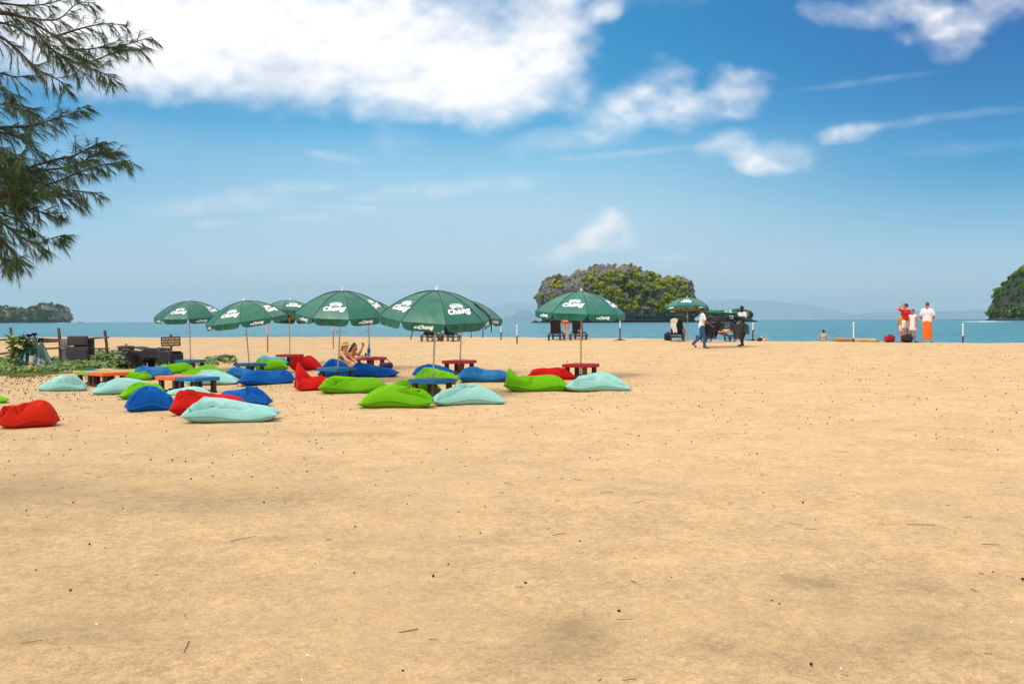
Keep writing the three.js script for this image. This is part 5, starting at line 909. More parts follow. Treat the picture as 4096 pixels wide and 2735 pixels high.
// ------------------------------------------------------------------ fence corner at the left
const mBark = new THREE.MeshStandardMaterial({ map: pixelTexture(256, (u, v) => { const g = wrapNoise(u, v * .2, 30, 8, 4), s = wrapNoise(u, v, 5, 3, 3), k = .55 + g * .7; return [118 * k * (.7 + s * .6), 92 * k * (.7 + s * .5), 76 * k * (.7 + s * .5)]; }), roughness: .95, bumpMap: weave, bumpScale: .004 });
const FD = spot(233, 833);               // foot of the middle post
const fz = FD.z, fp = (px, py, dz = 0) => at(px, py, -(fz + dz));
{
  const o = thing('rustic_fence', 'rustic fence of crooked wooden poles and two rails, at the left before the sea', 'fence', V());
  const post = (px0, y0, px1, y1, r) => part(o, 'post', limb([fp(px0, y0), fp((px0 * .6 + px1 * .4) + 1.5, lerp(y0, y1, .45)), fp(px1, y1)], [r * 1.1, r, r * .9], 8, .25, px0), mBark);
  post(28.5, 838, 23, 751, .060); post(138, 838, 133, 752, .068); post(244.5, 834, 239, 757, .062);
  part(o, 'brace', limb([fp(21, 835, .25), fp(26, 808, .1), fp(28, 790, .05)], [.04, .04, .03], 7, .2, 4), mBark);
  part(o, 'brace', limb([fp(52, 765, .1), fp(56, 775, .1), fp(62, 785, .1)], [.03, .035, .035], 7, .2, 9), mBark);
  const rail = (pts, r, s) => part(o, 'rail', limb(pts.map(([x, y], i) => fp(x, y, .07 - .03 * (i % 2))), [r, r * 1.1, r * .8], 8, .22, s), mBark);
  rail([[-60, 785], [0, 779], [40, 777], [90, 776]], .035, 1); rail([[12, 785], [70, 783.5], [140, 782], [150, 782]], .042, 2); rail([[95, 777], [150, 779], [205, 776], [249, 773]], .036, 3);
  rail([[100, 783], [135, 781.5], [160, 780.5]], .03, 4); rail([[-50, 812], [0, 811], [25, 807]], .038, 5); rail([[17, 802.5], [70, 802], [130, 798], [160, 799]], .036, 6); rail([[140, 800], [190, 800], [250, 798.5]], .03, 7);
  part(o, 'twine', [new THREE.TorusGeometry(.075, .012, 6, 16).rotateX(1.4).applyMatrix4(M4(...fp(25, 778).toArray())), new THREE.TorusGeometry(.082, .012, 6, 16).rotateX(1.5).applyMatrix4(M4(...fp(134.5, 781).toArray())), new THREE.TorusGeometry(.075, .012, 6, 16).rotateX(1.4).applyMatrix4(M4(...fp(240, 774).toArray()))], mat(sr(190, 180, 160), .9));
}
// folded umbrellas leaning on the fence
{
  const lean = (label, foot, head, seed) => { const up = head.clone().sub(foot), len = up.length() - .14; const q = new THREE.Quaternion().setFromUnitVectors(V(0, 1, 0), up.clone().normalize()).multiply(new THREE.Quaternion().setFromAxisAngle(V(0, 1, 0), seed)); const o = closedUmbrella(label, foot, q, len, 'folded green umbrellas', seed); return o; };
  lean('folded green umbrella, left of the three leaning on the fence', fp(52, 850, .95), fp(66, 763, .2), 1.1);
  lean('folded green umbrella, middle and rearmost of the three leaning on the fence', fp(80, 850, .75), fp(77, 760, .12), 2.6);
  lean('folded green umbrella, right and frontmost of the three leaning on the fence', fp(102, 858, 1.3), fp(92, 774, .3), 4.0);
}
// lounger mattress hung over the fence, and a scarf
{
  const k = -fz / F, o = thing('lounger_mattress', 'dark grey lounger mattress folded over the fence rail', 'mattress', fp(179, 840, .22)), wpx = 48 * k, m = new THREE.MeshPhysicalMaterial({ color: sr(72, 64, 68), roughness: .92, bumpMap: weave, bumpScale: .004 });
  const puff = (w, h, t, s) => gridGeo(40, 40, (u, v) => { const x = u * 2 - 1, y = v * 2 - 1, e = Math.pow(Math.max(0, (1 - Math.pow(Math.abs(x), 8)) * (1 - Math.pow(Math.abs(y), 8))), .35); return V(x * w / 2, y * h / 2, t * e * (.75 + .25 * Math.cos(x * 1.2)) + .010 * e * (ridge(x * 2 + s + y, y * 6 - x * 2, s, 3) - .5)); }, (u, v) => [u * 3, v * 3]);
  const H = 44 * k, U = 22 * k;
  part(o, 'lower_pad', [puff(wpx, H, .075, 1).translate(0, H / 2 + .03, .02), puff(wpx, H, .07, 2).rotateY(Math.PI).translate(0, H / 2 + .03, .02)], m);
  part(o, 'upper_pad', [puff(wpx * .98, U, .085, 3).translate(-.02, H + .06 + U / 2, .02), puff(wpx * .98, U, .12, 4).rotateY(Math.PI).translate(-.02, H + .06 + U / 2, .02)], m);
  part(o, 'back_pad', [puff(wpx, 40 * k, .06, 5).translate(.12, H + .02, -.26), puff(wpx, 40 * k, .06, 6).rotateY(Math.PI).translate(.12, H + .02, -.26)], m);
  part(o, 'piping', limb([V(-wpx / 2, .04, .03), V(-wpx / 2, H, .03), V(wpx / 2, H + .02, .03), V(wpx / 2, .04, .03)], [.010, .010], 5), mDark);
  const sc = thing('scarf', 'thin grey scarf hanging from the rail beside the middle post', 'scarf', fp(147, 780, .1));
  part(sc, 'cloth', gridGeo(18, 30, (u, v) => V((u - .5) * (.26 + .04 * Math.sin(v * 7)) + .04 * v, .03 - v * 56 * k, .05 + .035 * Math.sin(u * 16 + v * 3) + .02 * Math.sin(v * 9))), new THREE.MeshStandardMaterial({ color: sr(158, 150, 148), roughness: .95, side: THREE.DoubleSide }));
  part(sc, 'knot', new THREE.SphereGeometry(.05, 10, 8).scale(1, .7, .9).translate(-.04, -.35, .09), mat(sr(150, 142, 140), .95));
}
{
  const k = -fz / F, o = thing('waste_bin', 'dark brown round bin with a lid behind the stacked loungers', 'bin', fp(289, 844, -.05)), h = 50 * k, r = 18.5 * k, m = mat(sr(64, 38, 34), .6);
  part(o, 'drum', lathe([[0, 0], [r * .9, 0], [r * .96, .04], [r * .97, h * .5], [r, h * .52], [r * .97, h * .54], [r * .98, h - .05], [r * .9, h - .05]], 28), m);
  part(o, 'lid', lathe([[r * 1.04, h - .06], [r * 1.05, h - .01], [r * .98, h + .015], [r * .4, h + .035], [0, h + .04]], 28), mat(sr(74, 46, 42), .55)); part(o, 'knob', lathe([[.03, h + .03], [.035, h + .10], [0, h + .11]], 12), mDark);
  part(o, 'slot', [0, 1, 2].map((i) => box(r * .8, .03, .02, r * .25, h * .52 + i * .16, r * .93, 0, .25, 0, .008)), mat(sr(165, 160, 158), .6));
}
{
  const p = spot(391, 824), k = -p.z / F, o = thing('notice_board', 'small brown wooden notice on a post with routed cream lettering', 'sign', p, R(3)), h = 57 * k, w = 44 * k, hh = 22 * k, wood = mat(sr(98, 66, 44), .85);
  part(o, 'post', box(.09, h + .02, .07, 0, h / 2, -.05, 0, 0, 0, .01), wood);
  const tex = canvasTexture(640, 320, (c, W, H) => {
    const r = rng(4); c.fillStyle = '#5a3a22'; c.fillRect(0, 0, W, H); for (let i = 0; i < 90; i++) { c.strokeStyle = `rgba(${r() < .5 ? '30,16,8' : '140,96,60'},${.1 + r() * .2})`; c.lineWidth = 1 + r() * 3; const y = r() * H; c.beginPath(); c.moveTo(0, y); c.bezierCurveTo(W * .3, y + r() * 10, W * .6, y - r() * 10, W, y + r() * 6); c.stroke(); }
    c.fillStyle = '#e8cf96'; c.textAlign = 'center'; c.textBaseline = 'middle'; c.font = 'bold 72px sans-serif';
    [['USE OF POOL AND', 68], ['DECK CHAIRS FOR', 160], ['HOUSE GUEST ONLY', 252]].forEach(([t, y]) => { c.save(); c.translate(W / 2, y); c.scale(Math.min(1, 580 / c.measureText(t).width), 1); c.fillText(t, 0, 0); c.restore(); });
  });
  const board = part(o, 'board', box(w, hh, .04, 0, h - hh * .72, .0, 0, 0, .03, .006), wood);
  part(board, 'lettering', new THREE.PlaneGeometry(w * .98, hh * .96).rotateZ(.03).translate(0, h - hh * .72, .0235), new THREE.MeshStandardMaterial({ map: tex, roughness: .85 }));
}
{
  const o = thing('plastic_pipe', 'white plastic pipe standing among the vines by the fence', 'pipe', fp(71, 846, 1.1), 0); part(o, 'tube', lathe([[.10, 0], [.10, .52], [.085, .52], [.085, .3], [0, .3]], 20).rotateZ(-.04), mat(sr(208, 196, 182), .6));
  const tim = (label, x0, x1, y, dz) => { const a = fp(x0, y, dz), b = fp(x1, y - 1, dz); const t = thing('edging_timber', label, 'timber', a); part(t, 'beam', bar(V(0, .06, 0), b.sub(a).add(V(0, .06, 0)), .13, .14), mat(sr(176, 140, 104), .9)); };
  tim('pale timber edging the vine bed, below the grey mattress', 203, 272, 843, .75); tim('pale timber edging the vine bed at the far left', -60, 46, 848, .9);
  const lg = thing('driftwood', 'weathered driftwood lying in the vines left of the bin', 'driftwood', fp(248, 832, -.2)); part(lg, 'branch', limb([V(), V(.5, .12, 0), V(.95, .10, .1)], [.09, .11, .06], 9, .3, 6), mBark);
}
// ground vines: too many leaves to count
{
  const r = rng(61), pos = [], idx = [], nor = []; const leaf = new THREE.BufferGeometry();
  { const P = [[0, 0], [-.5, .25], [-.42, .8], [0, .92], [.42, .8], [.5, .25]]; const p = []; for (const [x, y] of P) p.push(x, .12 * Math.abs(x) * 1.4, y - .45); leaf.setAttribute('position', new THREE.Float32BufferAttribute(p, 3)); leaf.setIndex([0, 1, 2, 0, 2, 3, 0, 3, 4, 0, 4, 5]); leaf.computeVertexNormals(); clean(leaf); }
  const mats = [[.05, .14, .008], [.15, .27, .010], [.025, .065, .006], [.26, .30, .015]].map(([a, b, c]) => new THREE.MeshPhysicalMaterial({ color: new THREE.Color(a, b, c), roughness: .6, side: THREE.DoubleSide, transmission: .2, thickness: 0 }));
  const lists = mats.map(() => []);
  const put = (p, h, s) => { const k = r(), mi = k < .42 ? 0 : k < .72 ? 1 : k < .92 ? 2 : 3; lists[mi].push(new THREE.Matrix4().compose(p.clone().add(V(0, h, 0)), new THREE.Quaternion().setFromEuler(new THREE.Euler((r() - .3) * 1.3, r() * 6.3, (r() - .5) * 1.2)), V(s, s, s))); };
  const bed = (n, x0, x1, y0, y1, hmax, f) => { for (let i = 0; i < n; i++) { const px = lerp(x0, x1, r()), py = lerp(y0, y1, r()); if (f && !f(px, py)) continue; if (px > 42 && px < 120 && py > 838 && py < 849) continue; const p = spot(px, py), d = fbm(p.x * .9, p.z * .9, 5, 3); if (d < .36) continue; put(p, .02 + r() * hmax * (.5 + d), .07 + r() * .08); } };
  bed(9000, -90, 300, 826, 857, .13, (x, y) => y < 859 - smoothstep(x, 40, 250) * 14 && y > 824 + (x > 160 ? -4 : 0));
  bed(1200, 190, 262, 816, 834, .26); bed(1100, -60, 40, 822, 840, .30); bed(420, 256, 284, 822, 848, .4); bed(420, 470, 545, 822, 834, .12, (x, y) => fbm(x * .06, y * .2, 3, 3) > .45); bed(260, 355, 400, 838, 850, .15); bed(160, 430, 500, 834, 842, .1);
  mats.forEach((m, i) => { const o = new THREE.InstancedMesh(leaf, m, lists[i].length); lists[i].forEach((q, k) => o.setMatrixAt(k, q)); o.name = numbered('ground_vine'); shadows(o); scene.add(o); tag(o, ['mid green creeping vine leaves around the fence', 'bright green creeping vine leaves around the fence', 'dark green creeping vine leaves around the fence', 'yellowing creeping vine leaves around the fence'][i], 'ground cover', null, 'stuff'); });
  // grass strip before the vines
  const blade = new THREE.BufferGeometry(); blade.setAttribute('position', new THREE.Float32BufferAttribute([-.006, 0, 0, .006, 0, 0, 0, .13, .03], 3)); blade.setIndex([0, 1, 2]); blade.computeVertexNormals(); clean(blade);
  const gl = []; for (let i = 0; i < 9000; i++) { const px = lerp(-90, 215, r()), py = 862 - smoothstep(px, 30, 260) * 16 + (r() - .5) * 9 - r() * 4; const p = spot(px, py); if (fbm(p.x * 1.3, p.z * 1.3, 8, 3) < .42) continue; gl.push(new THREE.Matrix4().compose(p.add(V(0, -.01, 0)), new THREE.Quaternion().setFromEuler(new THREE.Euler((r() - .5) * 1.2, r() * 6.3, (r() - .5) * 1.2)), V(1.3, .5 + r() * .6, 1.3))); }
  const go = new THREE.InstancedMesh(blade, new THREE.MeshPhysicalMaterial({ color: new THREE.Color(.13, .2, .03), roughness: .8, side: THREE.DoubleSide }), gl.length); gl.forEach((q, k) => go.setMatrixAt(k, q)); go.name = 'grass'; shadows(go); scene.add(go); tag(go, 'short grass fringe where the vines meet the sand', 'grass', null, 'stuff');
  // broad-leaved shrub by the left post: each leaf a part
  const sh = thing('broad_leaf_shrub', 'broad-leaved green shrub growing at the left fence post beside the folded umbrellas', 'shrub', fp(43, 846, .7)), k = -fz / F;
  for (let i = 0; i < 4; i++) part(sh, 'stem', limb([V(0, 0, 0), V((r() - .5) * .3, .5, (r() - .5) * .2), V((r() - .5) * .7, 1.0 + r() * .35, (r() - .5) * .3)], [.02, .014, .007], 6), mBark);
  const big = gridGeo(6, 8, (u, v) => V((u - .5) * .62 * Math.pow(Math.sin(Math.PI * Math.min(1, v * .92 + .06)), .8), .10 * Math.abs(u - .5) - .18 * v * v, v));
  const shades = [[.10, .22, .016], [.20, .34, .02], [.05, .12, .012], [.30, .42, .03]].map(([a, b, c]) => new THREE.MeshPhysicalMaterial({ color: new THREE.Color(a, b, c), roughness: .45, side: THREE.DoubleSide, transmission: .3, thickness: 0 }));
  for (let i = 0; i < 90; i++) { const t = Math.pow(r(), .7), m = part(sh, 'leaf', big, shades[Math.floor(r() * 4)]); m.position.set((r() - .5) * (.95 - t * .45), .12 + t * 1.15, (r() - .5) * .5); m.rotation.set((r() - .65) * 1.3, r() * 6.3, (r() - .5) * .5, 'YXZ'); m.scale.setScalar(.19 + r() * .20); }
}
// ------------------------------------------------------------------ markers along the shore
const mMaroon = mat(sr(84, 18, 28), .6), mChalk = mat(sr(236, 232, 226), .6);
function marker(label, px, py0, py1, cut, { foot = false, hook = true } = {}) {
  const p = spot(px, py1), o = thing('marker_post', label, 'post', p, 0, 'white and maroon marker posts along the shore'), k = -p.z / F, h = (py1 - py0) * k, c = (py1 - cut) * k;
  part(o, 'lower_tube', lathe([[.034, -.1], [.034, c], [.02, c], [0, c]], 12), mMaroon); part(o, 'upper_tube', lathe([[.028, c], [.028, h], [0, h]], 12), mChalk);
  part(o, 'cap', [new THREE.SphereGeometry(.045, 10, 8).translate(0, h, 0), rod(V(0, h, 0), V(.045, h + .012, 0), .022, 8)], mChalk);
  if (hook) part(o, 'hook', rod(V(-.01, c - .02, 0), V(.12, c - .0, 0), .016, 6), mMaroon);
  if (foot) part(o, 'foot', [0, 1, 2, 3].map((i) => bar(V(0, .10, 0), V(Math.cos(i * 1.57 + .5) * .34, -.01, Math.sin(i * 1.57 + .5) * .34), .035, .035)), mMaroon);
  return o;
}
marker('white and maroon marker post, left of the two standing behind the largest umbrella', 1149, 736, 779, 762); marker('white and maroon marker post nearest the viewer, right of the two behind the largest umbrella', 1185.5, 746, 788, 770);
marker('marker post on a splayed foot, right of the umbrella before the islet', 1422, 732, 781, 752, { foot: true, hook: false }); marker('marker post on a flat foot just right of the two carriers', 1727, 742, 782, 756, { foot: true });
marker('white and maroon marker post at the long log on the sand', 1958, 741, 785, 776, { hook: false }); marker('rightmost white and maroon marker post, right of the man in the orange sarong', 2209, 743, 785, 769);
{
  const stick = (label, x0, y0, x1, y1, r, m) => { const p = spot(x0, y0), q = at(x1, y1, -p.z).sub(p), o = thing('wooden_stake', label, 'stake', p, 0); part(o, 'shaft', limb([V(0, -.05, 0), q.clone().multiplyScalar(.5).add(V(.01, 0, 0)), q], [r, r, r * .85], 7, .15, x0), m); return [o, q]; };
  const tape = canvasTexture(64, 256, (c) => { c.fillStyle = '#e9e4e0'; c.fillRect(0, 0, 64, 256); c.fillStyle = '#c21a44'; for (let i = -1; i < 9; i++) { c.beginPath(); c.moveTo(0, i * 32); c.lineTo(64, i * 32 + 24); c.lineTo(64, i * 32 + 40); c.lineTo(0, i * 32 + 16); c.fill(); } });
  const pinkish = mat(sr(172, 112, 92), .8), mt = new THREE.MeshStandardMaterial({ map: tape, roughness: .6 });
  let [o, q] = stick('stake wrapped in red and white tape at its top, left of the far red table', 613, 807, 612, 732, .036, pinkish); part(o, 'tape', limb([q.clone().multiplyScalar(.52), q.clone().multiplyScalar(.76), q.clone().multiplyScalar(1.005)], [.042, .042, .042], 10), mt);
  [o, q] = stick('thin stake with a red and white band, left of the seated women', 763.5, 801, 763, 742, .030, pinkish); part(o, 'tape', limb([q.clone().multiplyScalar(.72), q.clone().multiplyScalar(.86), q.clone().multiplyScalar(1.0)], [.036, .036, .036], 10), mt);
  stick('dark stake leaning right, behind the gap between the two big umbrellas', 941, 779, 949, 741, .032, mat(sr(86, 52, 62), .8));
  stick('short reddish stake right of the pair of loungers behind the largest umbrella', 1080.5, 774, 1080, 745, .03, mat(sr(150, 60, 60), .8)); stick('short dark stake farther right, below the umbrella half hidden by the largest one', 1107, 774, 1107, 742, .03, mat(sr(50, 58, 80), .8));
}
// ------------------------------------------------------------------ bags, shoes and other belongings
{
  const p = spot(513, 829), o = thing('refuse_sack', 'tied black refuse sack lying on the sand right of the leftmost blue table', 'sack', p.clone().add(V(0, -.02, -.2)));
  const g = new THREE.SphereGeometry(1, 48, 32), P = g.attributes.position; for (let i = 0; i < P.count; i++) { const x = P.getX(i), y = P.getY(i), z = P.getZ(i), n = 1 + .34 * (ridge(x * 2.2, y * 2.6, z * 2.2, 4) - .5); P.setXYZ(i, x * .31 * n, Math.max(-.02, .12 + y * .165 * n), z * .22 * n); } g.computeVertexNormals();
  part(o, 'sack', g, new THREE.MeshPhysicalMaterial({ color: new THREE.Color(.02, .02, .024), roughness: .32, specularIntensity: .8 })); part(o, 'knot', new THREE.ConeGeometry(.06, .10, 8).rotateZ(1).translate(-.24, .22, 0), mDark);
}
function duffel(label, px0, px1, yb, h, color, seed) {
  const p = spot((px0 + px1) / 2, yb), k = -p.z / F, L = (px1 - px0) * k, o = thing('travel_bag', label, 'bag', p, R(8));
  const g = new THREE.SphereGeometry(1, 40, 26), P = g.attributes.position; for (let i = 0; i < P.count; i++) { const x = P.getX(i), y = P.getY(i), z = P.getZ(i), sq = (v) => Math.sign(v) * Math.pow(Math.abs(v), .6), n = 1 + .16 * (fbm(x * 2 + seed, y * 2, z * 2, 3) - .5); P.setXYZ(i, sq(x) * L / 2 * n, h / 2 + sq(y) * h / 2 * n, sq(z) * L * .27 * n); } g.computeVertexNormals();
  const m = mat(color, .75); part(o, 'bag_body', g, m); part(o, 'zip', limb([V(-L * .4, h * .9, L * .1), V(0, h * 1.02, L * .12), V(L * .4, h * .9, L * .1)], [.012, .012], 5), mDark);
  for (const s of [-1, 1]) part(o, 'strap', limb([V(s * L * .18, h * .6, L * .27), V(s * L * .16, h * 1.0, L * .2), V(s * L * .05, h * 1.16, L * .12)], [.018, .016, .018], 6), mDark);
  part(o, 'pocket', box(L * .5, h * .4, .05, 0, h * .36, L * .26, 0, 0, 0, .02), m); return o;
}
duffel('red duffel bag on the sand left of the family at the water', 2028, 2053, 783, .32, sr(176, 18, 24), 2); duffel('black backpack on the sand at the feet of the woman in the red T-shirt', 2068, 2094, 782, .36, new THREE.Color(.02, .024, .03), 4);
duffel('dark backpack on the sand left of the lounger with the white cloth', 1523, 1541, 781, .40, new THREE.Color(.02, .018, .028), 6); duffel('beige beach bag between the pair of loungers behind the largest umbrella', 1003, 1018, 781, .40, sr(140, 112, 84), 8); duffel('dark bag lying right of the carriers beyond the marker post', 1737, 1749, 780, .16, new THREE.Color(.03, .03, .05), 9);
{
  const shoes = (label, px, py, c, yaw) => { const p = spot(px, py), o = thing('sandals', label, 'sandals', p, R(yaw)), [g, m] = sandal(c); part(o, 'sole', g.clone().translate(-.07, 0, 0), m); part(o, 'sole', g.clone().rotateY(.3).translate(.08, 0, .05), m); for (const x of [-.07, .08]) part(o, 'strap', new THREE.TorusGeometry(.042, .009, 5, 12, Math.PI).translate(x, .02, -.03), m); };
  shoes('dark red sandals left of the red duffel bag', 2016, 783, sr(96, 20, 24), 70); shoes('dark sandals under the left lounger behind the largest umbrella', 984, 784, sr(40, 22, 40), 40); shoes('dark sandals under the left lounger below the islet', 1292, 781, sr(50, 26, 24), 20); shoes('dark sandals under the lounger with the white cloth', 1558, 784, sr(40, 40, 60), 30); shoes('pair of dark shoes right of the black backpack', 2104, 783.5, sr(30, 16, 40), 80);
  const p = spot(2084, 785), o = thing('beach_mat', 'dark purple mat under the black backpack', 'mat', p.clone().add(V(0, .012, -.15)), 0); part(o, 'cloth', gridGeo(24, 10, (u, v) => V((u - .5) * 1.6, .02 * fbm(u * 9, v * 6, 2, 3) + .01, (v - .5) * .7)), new THREE.MeshStandardMaterial({ color: sr(56, 24, 60), roughness: .95, side: THREE.DoubleSide }));
  const log = (label, x0, x1, y, r, m) => { const a = spot(x0, y), b = spot(x1, y), o = thing('log', label, 'log', a); part(o, 'trunk', limb([V(0, r * .6, 0), b.clone().sub(a).multiplyScalar(.5).add(V(0, r * .75, .05)), b.clone().sub(a).add(V(0, r * .6, 0))], [r, r * 1.05, r * .9], 10, .18, x0), m); };
  log('pale brown log lying on the sand left of a marker post', 1913, 1956, 782, .11, mat(sr(158, 124, 84), .95)); log('pale sandy log lying on the sand right of a marker post', 1961, 2013, 783, .10, mat(sr(190, 154, 104), .95));
  const bt = spot(1592, 781), bo = thing('drink_bottle', 'small clear drink bottle on the sand right of the far umbrella pole', 'bottle', bt); part(bo, 'bottle', lathe([[0, 0], [.04, 0], [.04, .17], [.016, .23], [.016, .26], [0, .26]], 14), mGlass); part(bo, 'cap', lathe([[.018, .255], [.018, .285], [0, .285]], 10), mDark);
  const fl = thing('flask', 'dark flask on the sand beside the small clear bottle', 'flask', spot(1598, 781)); part(fl, 'body', lathe([[0, 0], [.05, 0], [.05, .2], [.03, .24], [0, .24]], 14), mat(sr(30, 40, 66), .4)); part(fl, 'lid', lathe([[.032, .235], [.032, .28], [0, .28]], 12), mDark);
  const bk = spot(823, 852).add(V(0, 0, -1.3)), sk = thing('dark_bag', 'crumpled dark blue bag on the sand right of the red table with the bottle', 'bag', at(886, 846, 30.0)); part(sk, 'cloth', flesh([[V(-.12, .08, 0), V(.1, .10, 0), .11, .10], [V(0, .1, .05), V(.14, .16, 0), .06, .03], [V(-.1, .14, 0), V(-.14, .22, 0), .05, .02]], .016, .03), mat(sr(30, 28, 74), .8)); part(sk, 'strap', limb([V(-.12, .2, 0), V(-.02, .30, .02), V(.12, .2, 0)], [.012, .012], 5), mDark);
}
{
  // what stands on the red table beside the women
  const b = thing('water_bottle', 'big plastic water bottle with a blue label on the red table beside the women', 'bottle', onTable(T5, .02, .10), 0);
  part(b, 'bottle', lathe([[0, 0], [.044, 0], [.048, .02], [.046, .10], [.05, .13], [.05, .26], [.045, .30], [.020, .355], [.017, .36], [.017, .385], [0, .385]], 24), new THREE.MeshPhysicalMaterial({ color: sr(176, 218, 240), roughness: .08, transmission: .75, thickness: 0 }));
  part(b, 'label', lathe([[.0505, .135], [.0535, .14], [.0535, .255], [.0505, .26]], 24), mat(sr(10, 84, 150), .45)); part(b, 'cap', lathe([[.019, .38], [.019, .415], [0, .415]], 14), mat(sr(14, 40, 110), .4));
  const c = thing('plastic_cup', 'translucent white plastic cup left of the water bottle', 'cup', onTable(T5, -.09, .03)); part(c, 'cup', lathe([[0, 0], [.032, 0], [.043, .12], [.041, .12], [.030, .005], [0, .005]], 20), new THREE.MeshPhysicalMaterial({ color: sr(235, 235, 235), roughness: .5, transmission: .5, thickness: 0 })); part(c, 'rim', new THREE.TorusGeometry(.043, .003, 6, 24).rotateX(Math.PI / 2).translate(0, .12, 0), mChalk);
  const can = thing('drink_can', 'dark drink can at the back left of the red table', 'can', onTable(T5, -.30, -.14)); part(can, 'can', lathe([[0, 0], [.028, 0], [.033, .01], [.033, .105], [.028, .118]], 20), mat(sr(40, 58, 58), .35, { metalness: .6 })); part(can, 'lid', lathe([[.028, .117], [.026, .112], [0, .112]], 16), mat(sr(180, 180, 180), .3, { metalness: .9 }));
  const tr = thing('tray', 'flat pale tray at the left of the red table', 'tray', onTable(T5, -.27, .06), T5.rotation.y); part(tr, 'rim', [box(.26, .03, .012, 0, .018, .09), box(.26, .03, .012, 0, .018, -.09), box(.012, .03, .17, .124, .018, 0), box(.012, .03, .17, -.124, .018, 0)], mat(sr(190, 186, 170), .6)); part(tr, 'base', box(.24, .008, .17, 0, .006, 0), mat(sr(150, 130, 110), .6));
  const pa = thing('paper_sheet', 'white sheet of paper under the water bottle', 'paper', onTable(T5, .0, .20), T5.rotation.y + .2); part(pa, 'sheet', box(.42, .004, .26, 0, .002, 0, 0, 0, 0, .001), mChalk);
  const ph = thing('phone', 'dark mobile phone lying on the red table right of the water bottle', 'phone', onTable(T5, .20, .0), T5.rotation.y - .3); part(ph, 'case', box(.16, .012, .08, 0, .006, 0, 0, 0, 0, .004), mDark); part(ph, 'screen', box(.145, .002, .07, 0, .0132, 0, 0, 0, 0, .0008), mat(new THREE.Color(.02, .02, .03), .15));
}
// boats far out
{
  const boat = (label, px, py, d, L, c) => { const p = at(px, py, d), o = thing('motor_boat', label, 'boat', V(p.x, SEA - drop(d), p.z), .2); const sh = new THREE.Shape(); sh.moveTo(-L / 2, 0); sh.lineTo(L * .36, 0); sh.quadraticCurveTo(L * .46, L * .02, L / 2, L * .10); sh.lineTo(-L / 2, L * .08); sh.closePath(); part(o, 'hull', new THREE.ExtrudeGeometry(sh, { depth: L * .26, bevelSize: L * .02, bevelThickness: L * .02, bevelSegments: 2 }).translate(0, 0, -L * .13), mat(c, .5)); part(o, 'cabin', box(L * .34, L * .12, L * .2, -L * .05, L * .14, 0, 0, 0, 0, L * .02), mChalk); part(o, 'roof', box(L * .42, L * .02, L * .24, -L * .05, L * .22, 0, 0, 0, 0, L * .008), mChalk); };
  boat('tiny dark motor boat on the horizon right of the far wooded island', 184, 737, 2600, 12, sr(120, 40, 50)); boat('tiny pale motor boat on the horizon left of the bathers', 1860, 731, 3000, 15, sr(200, 190, 180));
  const foam = new THREE.MeshStandardMaterial({ color: sr(245, 248, 250), roughness: .9 });
  const surf = (label, x0, x1, y0, y1, d, w) => { const a = at(x0, y0, d), b = at(x1, y1, d), o = thing('breaking_wave', label, 'wave', V(0, 0, 0), 0); o.userData.kind = 'structure'; delete o.userData.category; part(o, 'foam', gridGeo(60, 5, (u, v) => { const e = Math.sin(Math.PI * Math.min(1, u * 1.15 + .02)), n = .3 + .9 * noise(u * 23, 3); return V(lerp(a.x, b.x, u), SEA - drop(d) + .06 + .32 * e * n * Math.sin(Math.PI * v), -d + (v - .5) * w * n + 4 * Math.sin(u * 7)); }), foam); };
  surf('white surf line at the foot of the right-hand headland', 2205, 2352, 735, 735, 640, 5); surf('white wake of surf at the foot of the far wooded island', 128, 162, 739, 739, 2300, 10);
}
